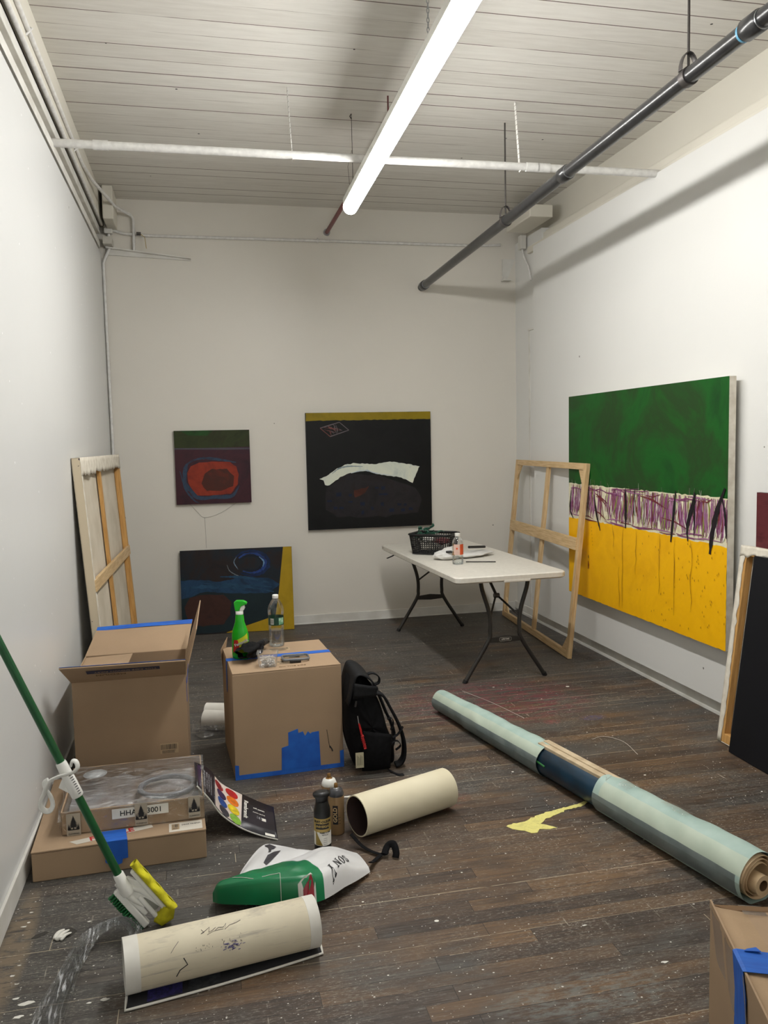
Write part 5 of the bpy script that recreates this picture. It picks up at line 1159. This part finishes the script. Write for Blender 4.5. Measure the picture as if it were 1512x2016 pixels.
# head plates run down to the right along the handle direction
hx_ = V(.60, -.16, -.76).normalized(); hy_ = V(.79, .10, .60); hz_ = hx_.cross(hy_).normalized(); hy_ = hz_.cross(hx_).normalized()
HX = Matrix((hx_, hy_, hz_)).transposed().to_4x4(); HX.translation = V(-.238, 2.805, .088)
if HX.to_3x3().col[2].z < 0: pass
def hb(x0, x1, y0, y1, z0, z1, name, mat, bev=.005): return MB().box(x0, x1, y0, y1, z0, z1, 0, HX).build(name, mat, t, bev, seg=3)
sg = 1 if (HX.to_3x3() @ V(0, 0, 1)).dot(V(0, -1, .3)) > 0 else -1
hb(-.085, .075, -.052, -.028, -.014, .014, 'brush_block', 'white')
g = MB(); rr = random.Random(6)
for i in range(16):
    for j in range(4):
        x, z = -.078+.0098*i, -.0105+.007*j; p = HX @ V(x, -.050, z); d = (HX.to_3x3() @ V(rr.uniform(-.1, .1), -1, rr.uniform(-.15, .15))).normalized()
        g.tube([p, p+d*.024], [.0028, .0040], 6)
o = g.build('bristles', 'bristle', t, kind='stuff')
hb(-.10, .075, .030, .046, -.012, .016, 'sponge_plate', 'white', .006)
hb(-.02, .075, -.006, .010, -.012, .016, 'lower_arm', 'white', .006)
HB = [(-.098, -.022), (-.094, .016), (-.05, .036), (.062, .044), (.062, .030), (.0, .014), (-.012, -.004), (.045, -.010), (.045, -.024), (-.02, -.032), (-.07, -.034)]
MB().prism([HX @ V(x, y, -.008) for x, y in HB], HX.to_3x3() @ V(0, 0, .020)).build('head_body', 'white', t, .004, seg=3)
g = MB().tube([HX @ V(x, y, .002) for x, y in ((-.10, -.012), (-.06, -.016), (-.02, -.014), (.02, -.005))], [.028, .024, .018, .010], 16, sy=.6); g.build('head_neck', 'white', t)
g = MB().tube([HX @ V(x, y, .004) for x, y in ((-.06, .0), (-.03, .018), (.01, .026), (.05, .034))], [.014, .012, .009, .008], 12); g.build('head_arm', 'white', t)
hb(-.015, .055, .006, .030, -.006, .010, 'metal_plate', mt('galvanised_plate', (150, 152, 146), .4, .4), .002)
g = MB()
def spg(u, v):
    x = -.115+.20*u; b_ = .004*math.sin(u*20+v*9)
    a = v*2*math.pi; return HX @ V(x+(.012*math.cos(a) if u > .9 else 0), .058+.013*math.cos(a)*(1)+b_*.4, .004+.030*math.sin(a)+b_)
g.grid(spg, 20, 16); g.build('sponge', 'yellow', t)
MB().tube([HX @ V(.078, .05, .006), HX @ V(.092, .03, .006), HX @ V(.09, .006, .004), HX @ V(.074, -.004, .0)], [.016, .02, .018, .012], 14, sy=1.4).build('sponge_end', 'yellow', t)
# white wringer clip on the handle
C0 = H0.lerp(H1, .33); C1 = H0.lerp(H1, .455)
MB().tube([C0, C0+hd*.004, C0+hd*.055, C1-hd*.0, C1+hd*.004], [.017, .0195, .0195, .0175, .016], 18).build('clip_sleeve', 'white', t)
g = MB()
for k in range(10):
    p = C0+hd*(.012+.0085*k)+V(.0105, -.0165, .004); g.tube([p-V(.004, 0, .002), p+V(.006, .003, .003)], .0014, 5)
g.build('sleeve_teeth', 'ink', t)
MB().prism([C0+hd*.01+V(-.016, -.006, 0), C0+hd*.05+V(-.040, -.006, -.01), C0+hd*.075+V(-.016, -.006, 0)], (0, .010, 0)).build('clip_fin', 'white', t, .002)
loop = [(.012, .575), (.018, .592), (.030, .590), (.034, .572), (.022, .558), (.0, .552), (-.03, .545), (-.055, .53), (-.075, .49), (-.088, .455), (-.078, .432), (-.062, .428), (-.052, .445), (-.056, .475), (-.070, .505), (-.072, .525), (-.058, .535)]
bx_ = H0.lerp(H1, .41)
MB().tube(curve([V(bx_.x+.006+x, 2.772-.012*math.sin(i*.4), z+.016) for i, (x, z) in enumerate(loop)], 70), .0058, 10, sx=1.6, sy=.8).build('clip_hook', 'white', t)

# ------------------------------------------------------------------ art board leaning on the boxes, and one under the tube
t = thing('pastel_board', 'curved black card printed with pastel colours, leaning on the wrapped box', 'board', (.1, 3.4, 0))
ctrlN = [V(-.050, 3.350, .240), V(-.004, 3.365, .175), V(.045, 3.375, .095), V(.12, 3.365, .035), V(.195, 3.325, .012), V(.265, 3.283, .004)]
ctrlF = [V(-.060, 3.600, .244), V(-.002, 3.635, .195), V(.05, 3.66, .115), V(.14, 3.64, .06), V(.21, 3.60, .034), V(.272, 3.545, .024)]
CN, CF = curve(ctrlN, 40), curve(ctrlF, 40)
def bd(u, v, off=0):
    i = min(39.999, max(0, u*40)); k = int(i); f = i-k; a = CN[k].lerp(CN[k+1], f); b = CF[k].lerp(CF[k+1], f); n_ = (CN[k+1]-CN[k]).cross(b-a).normalized()
    if n_.z < 0: n_ = -n_
    return a.lerp(b, v)+n_*off
MB().grid(lambda u, v: bd(u, v), 40, 4).build('card', ['card_black' if 'card_black' in M else mt('card_black', (24, 22, 28), .35, c2=(34, 30, 40), scale=5)], t, solid=.004)
MB().grid(lambda u, v: bd(u, -.004+.0*v, .003-.006*v), 40, 1).build('white_edge', 'paper', t, solid=.0015)
def patch(u0, u1, v0, v1, mat, name, off=.0028): return MB().grid(lambda u, v: bd(u0+(u1-u0)*u, v0+(v1-v0)*v, off), 8, 4).build(name, mat, t)
patch(.30, .60, .03, .97, mt('print_pale', (214, 200, 190), .4), 'picture')
cols = [((.36, .80), (150, 30, 40)), ((.39, .58), (60, 40, 80)), ((.40, .36), (40, 80, 150)), ((.42, .14), (60, 60, 66)), ((.50, .82), (190, 30, 34)), ((.51, .60), (230, 120, 30)), ((.52, .36), (234, 206, 40)), ((.54, .12), (140, 190, 70))]
for i, ((u, v), cl) in enumerate(cols):
    g = MB(); pts = [bd(u+.055*math.cos(a)+.02*math.sin(a), v+.10*math.sin(a)-.06*math.cos(a), .0032+.0002*i) for a in [k*math.pi/8 for k in range(16)]]; g.poly(pts); g.build('pastel_print', mt('pastel_%d' % i, cl, .4, c2=tuple(int(x*.8) for x in cl), scale=40), t)
patch(.03, .09, .1, .93, mt('print_violet', (52, 34, 66), .4), 'violet_band')
for k in range(4): patch(.125+.033*k, .14+.033*k, .25-.03*k, .82-.02*k, mt('print_grey', (150, 150, 154), .5, c2=(60, 58, 64), scale=160, lo=.48, hi=.52), 'small_print')
patch(.285, .292, .05, .9, 'print_grey' if 'print_grey' in M else 'paper', 'small_print')
def bdtext(s, size, u0, v0, mat='paper', bold=0, vert=False):
    o = text(s, size, Matrix.Identity(4), mat, t, 'lettering', bold); W = wmat(t)
    for v in o.data.vertices:
        p = W @ v.co; x, y = (p.x, p.y) if not vert else (p.y, -p.x); v.co = W.inverted() @ bd(u0+x/.46, v0+y/.26, .0032+p.z)
bdtext('Rembrandt', .030, .645, .58, vert=True, bold=.0005); bdtext('soft pastels', .014, .80, .72, bold=.0002); bdtext('pastels tendres', .011, .80, .60)
patch(.83, .88, .42, .5, 'paper', 'white_label'); patch(.86, .97, .03, .10, 'paper', 'barcode_label', .0029)
for k in range(3): patch(.77+.025*k, .785+.025*k, .44, .52, 'print_grey' if 'print_grey' in M else 'paper', 'small_print')
t = thing('board', 'thin black board with a white rim lying under the foreground tube', 'board', (.03, 2.5, 0))
def b2(u, v, z): return V(-.262+.592*u-.02*v*0, 2.362+.122*u+.25*v-.008*math.sin(math.pi*u)*(1-v), z+.0008+.0*u)
MB().grid(lambda u, v: b2(u, v*.9, .003), 20, 4).build('card', 'ink', t, solid=.004)
r_ = [b2(k/12, 0, .0045) for k in range(13)]+[b2(1, v/6*.9, .0045) for v in range(1, 7)]+[b2(1-k/12, .9, .0045) for k in range(1, 13)]+[b2(0, .9-.15*k, .0045) for k in range(1, 6)]
MB().tube(r_, .004, 6, closed=True).build('white_rim', 'paper', t)
MB().grid(lambda u, v: b2(.10+.17*u, .05+.35*v, .0052), 6, 2).build('violet_print', mt('print_indigo', (60, 56, 120), .4, c2=(36, 34, 72), scale=90), t)
MB().grid(lambda u, v: b2(.30+.16*u, .05+.35*v, .0052), 6, 2).build('grey_print', mt('print_slate', (70, 74, 80), .4, c2=(36, 38, 44), scale=60), t)

# ------------------------------------------------------------------ white and green cloth bag
t = thing('drawstring_bag', 'white and green plastic bag lettered SONY lying on the floor', 'bag', (.3, 2.95, 0))
lo = [(-.004, 2.848), (.03, 2.80), (.13, 2.755), (.25, 2.715), (.36, 2.72), (.48, 2.82), (.575, 2.92)]
hi = [(-.002, 2.872), (.02, 2.905), (.10, 2.945), (.20, 2.99), (.30, 3.055), (.45, 3.135), (.555, 3.08)]
hf = lambda u, v: (.020+.105*math.sin(math.pi*min(1, max(0, u*.9+.06)))**.8)*min(1, (v+.01)/.10)**.5*(1-max(0, (v-.25)/.75)**2*.80)*(1 if u < .8 else 1-.55*(u-.8)/.2)
NU, NV = 56, 30; fnb = sheet(lo, hi, .0, hf, NU, NV, .020, 12, 7)
GP = [(.15, 3.06), (.192, 2.965), (.225, 2.938), (.268, 2.924), (.319, 2.882), (.361, 2.816), (.376, 2.75), (.372, 2.69), (.36, 2.5), (-.2, 2.5), (-.2, 3.06)]
def inside(p, poly):
    c_ = False; n_ = len(poly)
    for i in range(n_):
        (x0, y0), (x1, y1) = poly[i], poly[(i+1) % n_]
        if (y0 > p[1]) != (y1 > p[1]) and p[0] < (x1-x0)*(p[1]-y0)/(y1-y0)+x0: c_ = not c_
    return c_
UB = []
for j in range(NV+1):
    k = 0
    while k < 400 and inside(fnb(k/400, j/NV), GP): k += 1
    UB.append(max(.05, k/400))
UB = [sum(UB[max(0, min(NV, j+d))] for d in (-1, 0, 1))/3 for j in range(NV+1)]
g = MB()
def fb(u, v):
    b_ = UB[round(v*NV)]; uu = u/.5*b_ if u <= .5 else b_+(u-.5)/.5*(1-b_); p = fnb(uu, v); p.z = max(.003, p.z); return p
g.grid(fb, NU, NV, 0, True, 0, lambda u, v: 1 if u < .5 else 0)
M['bagw'] = mt('white_bag_sheet', (216, 216, 216), .45, c2=(206, 206, 206), scale=5, bump=.15); M['bagg'] = mt('green_bag_sheet', (8, 122, 74), .34, c2=(4, 104, 62), scale=5, bump=.15)
bagm = g.build('bag_sheet', ['bagw', 'bagg'], t)
SAMP = [fnb(i/160, j/80) for i in range(161) for j in range(81)]
def bz(x, y, off=.002):
    near_ = sorted(((p.x-x)**2+(p.y-y)**2, p.z) for p in SAMP if abs(p.x-x) < .012 and abs(p.y-y) < .012)[:5]
    return V(x, y, max(.004, (sum(z for _, z in near_)/len(near_) if near_ else .01)+off))
def glyph(polys, o_, ax_, ay_, mat, name='lettering', off=.0025, sub=3):
    g = MB(); o_ = Vector(o_); ax_ = Vector(ax_); ay_ = Vector(ay_)
    for pl in polys:
        n_ = len(pl); pts = []
        for i in range(n_):
            a, b = Vector(pl[i]), Vector(pl[(i+1) % n_])
            for k in range(sub): q_ = a.lerp(b, k/sub); w_ = o_+ax_*q_.x+ay_*q_.y; pts.append(bz(w_.x, w_.y, off))
        g.poly(pts)
    return g.build(name, mat, t)
def ringpoly(cx, cy, rx, ry, wx, wy, a0=0, a1=360, n=14):
    out = []
    for k in range(n):
        a, b = math.radians(a0+(a1-a0)*k/n), math.radians(a0+(a1-a0)*(k+1)/n)
        out.append([(cx+rx*math.cos(a), cy+ry*math.sin(a)), (cx+rx*math.cos(b), cy+ry*math.sin(b)), (cx+(rx-wx)*math.cos(b), cy+(ry-wy)*math.sin(b)), (cx+(rx-wx)*math.cos(a), cy+(ry-wy)*math.sin(a))])
    return out
rc = lambda x0, x1, y0, y1: [(x0, y0), (x1, y0), (x1, y1), (x0, y1)]
GL = {
 'S': ringpoly(.45, .74, .30, .26, .15, .10, 30, 270, 9)+ringpoly(.5, .27, .32, .27, .16, .10, -150, 90, 9)+[rc(.68, .78, .66, .98), rc(.14, .24, .02, .34)],
 'O': ringpoly(.5, .5, .47, .5, .20, .08),
 'N': [rc(.13, .23, .04, .96), rc(.77, .87, .04, .96), [(.08, .98), (.32, .98), (.90, .04), (.80, .0)], rc(.0, .36, 0, .08), rc(.64, 1, .92, 1), rc(.0, .3, .92, 1)],
 'Y': [[(.10, .96), (.34, .96), (.62, .46), (.40, .46)], [(.77, .96), (.88, .96), (.61, .44), (.52, .46)], rc(.40, .61, .04, .5), rc(.26, .76, 0, .08), rc(.0, .44, .92, 1), rc(.64, 1, .92, 1)]}
# the word runs from upper right down to lower left, letter tops towards the lower right
for ch, cxy in zip('SONY', ((.481, 2.912), (.462, 2.880), (.439, 2.845), (.413, 2.800))):
    axx, ayy = Vector((-.0185, -.0285)), Vector((.0165, -.040)); cxy = Vector(cxy)
    glyph(GL[ch], cxy-axx*.5-ayy*.5, axx, ayy, 'ink')
M['logo_red'] = mt('logo_red', (140, 24, 40), .4); M['label_pale'] = mt('label_pale', (206, 204, 196), .5)
I_ = dict(o_=(0, 0), ax_=(1, 0), ay_=(0, 1))
dn = V(0, -.012, 0)
glyph([[(.283, 2.727), (.318, 2.742), (.332, 2.764), (.345, 2.733), (.340, 2.640), (.327, 2.618), (.283, 2.660)]], mat='label_pale', name='logo_border', off=.0022, **I_)
glyph([[(.300, 2.720), (.321, 2.732), (.331, 2.750), (.338, 2.731), (.3345, 2.640), (.326, 2.628), (.298, 2.662)]], mat='logo_red', name='logo_patch', off=.003, **I_)
glyph([rc(.307, .315, 2.694, 2.706), rc(.322, .329, 2.704, 2.716), rc(.318, .336, 2.668, 2.676)], mat='label_pale', name='logo_letter', off=.004, **I_)
glyph([[(.112, 2.922), (.140, 2.948), (.193, 2.955), (.160, 2.905)]], mat='label_pale', name='logo_border', off=.002, **I_)
glyph([[(.138, 2.925), (.150, 2.944), (.184, 2.948), (.158, 2.914)]], mat='logo_red', name='logo_patch', off=.003, **I_)
for a, b in (((.065, 2.823), (.135, 2.775)), ((.165, 2.775), (.227, 2.776)), ((.227, 2.776), (.223, 2.70))):
    MB().tube([bz(a[0]+(b[0]-a[0])*k/8, a[1]+(b[1]-a[1])*k/8, .001) for k in range(9)], .0011, 5).build('printed_line', 'label_pale', t)
for k in range(2): MB().tube([bz(.075+.012*i, 2.885+.004*i+.006*k, .001) for i in range(5)], .0008, 4).build('printed_line', 'label_pale', t)
# drawstring
MB().tube(curve([V(.548, 3.16, .05), V(.58, 3.125, .018), (V(.615, 3.075, .010)), V(.655, 3.035, .012), V(.672, 3.03, .02)], 24), .0075, 8, sx=1.3, sy=.35).build('drawstring', 'fabric', t)
MB().tube(curve([V(.585, 2.955, .03), V(.605, 2.995, .012), V(.635, 3.03, .010), V(.665, 3.045, .02)], 20), .0075, 8, sx=1.3, sy=.35).build('drawstring', 'fabric', t)
MB().tube(curve([V(.655, 3.03, .016), V(.675, 3.055, .036), V(.695, 3.045, .044), V(.70, 3.02, .024), V(.695, 3.01, .006)], 20), .011, 8, sx=1.3, sy=.5).build('drawstring_knot', 'fabric', t)
t = thing('printed_bag', 'flat white bag with a dark ribbon graphic, partly under the green and white one', 'bag', (.2, 3.1, 0))
lo = [(.055, 2.915), (.12, 2.95), (.22, 2.99), (.32, 3.06), (.38, 3.10)]; hi = [(.068, 2.95), (.12, 3.10), (.200, 3.245), (.27, 3.225), (.385, 3.135)]
f2 = sheet(lo, hi, .004, lambda u, v: .020*math.sin(math.pi*min(1, v+.1)), 24, 14, .008, 31, 6)
MB().grid(f2, 24, 14, 0, True).build('bag_sheet', 'bagw', t)
def s2(u, v, off=.0025): return f2(u, v)+V(0, 0, off)
g = MB()
for pl in ([(.52, .96), (.60, .97), (.66, .80), (.60, .66), (.54, .70), (.55, .84)], [(.54, .68), (.57, .66), (.55, .58), (.52, .60)], [(.50, .50), (.58, .54), (.66, .52), (.56, .36), (.46, .25), (.44, .35)]):
    g.poly([s2(*p) for p in pl])
g.build('ribbon_print', mt('ribbon_grey', (58, 58, 64), .4), t)

# ------------------------------------------------------------------ floor litter
t = thing('plastic_wrap', 'long twisted strip of clear plastic film on the floor at lower left', 'plastic wrap', (-.4, 2.5, 0))
mid = curve([V(-.225, 2.58, .060), V(-.275, 2.71, .050), V(-.33, 2.745, .040), V(-.395, 2.715, .026), V(-.43, 2.60, .018), V(-.455, 2.46, .014), V(-.475, 2.30, .012), V(-.49, 2.12, .010)], 70)
wd_ = lambda u: .016+.014*math.sin(math.pi*min(1, u*1.6))+.044*max(0, u-.35)/.65
for k, (ph, fr_, oz) in enumerate(((0, 61, 0), (2.1, 47, .003), (4.4, 73, .006))):
    def fs(u, v):
        i = min(69, int(u*70)); p = mid[round(u*70)]; d = (mid[i+1]-mid[i]).normalized(); n_ = V(-d.y, d.x, 0).normalized()
        w__ = wd_(u)*(1-.12*k+.08*math.sin(u*9+ph)); vv = v+.03*math.sin(u*7+ph)
        return p+n_*(v-.5)*2*w__+V(0, 0, .010+oz+(.0028+.002*math.sin(u*17+ph))*math.sin(vv*fr_+u*3+ph)+.004*math.sin(v*11+u*5+ph))
    MB().grid(fs, 70, 70, 0, True).build('film_layer', mat_clear('streak_film_%d' % k, gloss=.12, rough=.12, alpha_noise=.75, bscale=1, milk=.6, bs=.6, stretch=(130, 14, 40), dist=.4, lo=.56, hi=.70), t)
g = MB(); base = Vector((1.214, 3.139))
ym = [(1.208, 3.152), (1.235, 3.168), (1.30, 3.175), (1.34, 3.198), (1.42, 3.232), (1.50, 3.252), (1.56, 3.262), (1.66, 3.30), (1.665, 3.285), (1.58, 3.24), (1.52, 3.232), (1.47, 3.205), (1.40, 3.175), (1.355, 3.140), (1.385, 3.112), (1.405, 3.088), (1.375, 3.086), (1.335, 3.098), (1.315, 3.070), (1.285, 3.072), (1.265, 3.10), (1.235, 3.115)]
g.prism([(x, y, .0004) for x, y in rag(ym, .004, .012)], (0, 0, .0012)); g.build('yellow_paint_mark', paintm('dry_yellow_paint', [(196, 190, 120), (222, 214, 130), (208, 202, 126)], 30, rough=.7), bpy.data.objects['floor'])
hp = [(-.530, 2.812), (-.505, 2.848), (-.478, 2.850), (-.455, 2.822), (-.468, 2.795), (-.50, 2.785)]
MB().prism([(x, y, .0004) for x, y in rag(hp, .003, .015)], (0, 0, .0005)).build('floor_hole', 'gap', bpy.data.objects['floor'])
g = MB()
for i, (x0, y0, x1, y1, w_) in enumerate(((-.520, 2.788, -.496, 2.835, .012), (-.510, 2.778, -.480, 2.828, .011), (-.498, 2.775, -.470, 2.810, .010), (-.515, 2.782, -.486, 2.788, .012))):
    g.tube(curve([V(x0, y0, .004), V((x0+x1)/2-.003, (y0+y1)/2, .009), V(x1, y1, .005)], 8), [w_*.5, w_*.7, w_*.75, w_*.7, w_*.7, w_*.65, w_*.6, w_*.5, w_*.3], 8, sy=.6)
tag(g.build('paper_scrap', 'paper'), 'small white crumpled scrap stuck in a floor hole by the left wall', 'scrap')
MB().prism([(x, y, .0004) for x, y in rag([(-.600, 2.815), (-.585, 2.835), (-.56, 2.845), (-.545, 2.838), (-.565, 2.822), (-.585, 2.812)], .002, .012)], (0, 0, .0005)).build('floor_knot_hole', 'gap', bpy.data.objects['floor'])
g = MB()
for x, y, r_ in ((1.35, 2.18, .012), (.62, 3.62, .02), (1.2, 2.42, .008), (-.627, 2.98, .008), (-.634, 2.894, .009), (-.581, 2.504, .010), (-.549, 2.474, .02), (-.561, 2.418, .014), (-.326, 2.435, .013), (-.368, 2.43, .007), (-.595, 2.575, .006), (-.606, 2.671, .006), (-.452, 2.775, .004), (-.617, 2.62, .009), (-.42, 2.87, .006), (-.33, 3.02, .008)): g.prism([(x+r_*R.uniform(.6, 1.3)*math.cos(a), y+r_*.5*R.uniform(.6, 1.2)*math.sin(a), .0004) for a in [k*math.pi/5 for k in range(10)]], (0, 0, .001))
g.build('white_paint_drops', 'paper', bpy.data.objects['floor'], kind='stuff')
for nm, pts, lab in (('thread', [(2.02, 3.98), (2.10, 4.0), (2.16, 3.9), (2.14, 3.72)], 'pale loose thread on the floor near the white edged canvas'), ('thread', [(1.62, 5.0), (1.72, 4.72), (1.80, 4.4)], 'long thin pale thread on the floor beyond the wrapped roll')):
    tag(MB().tube(curve([V(x, y, .0015) for x, y in pts], 24), .0009, 5).build(nm, 'paper'), lab, 'thread')
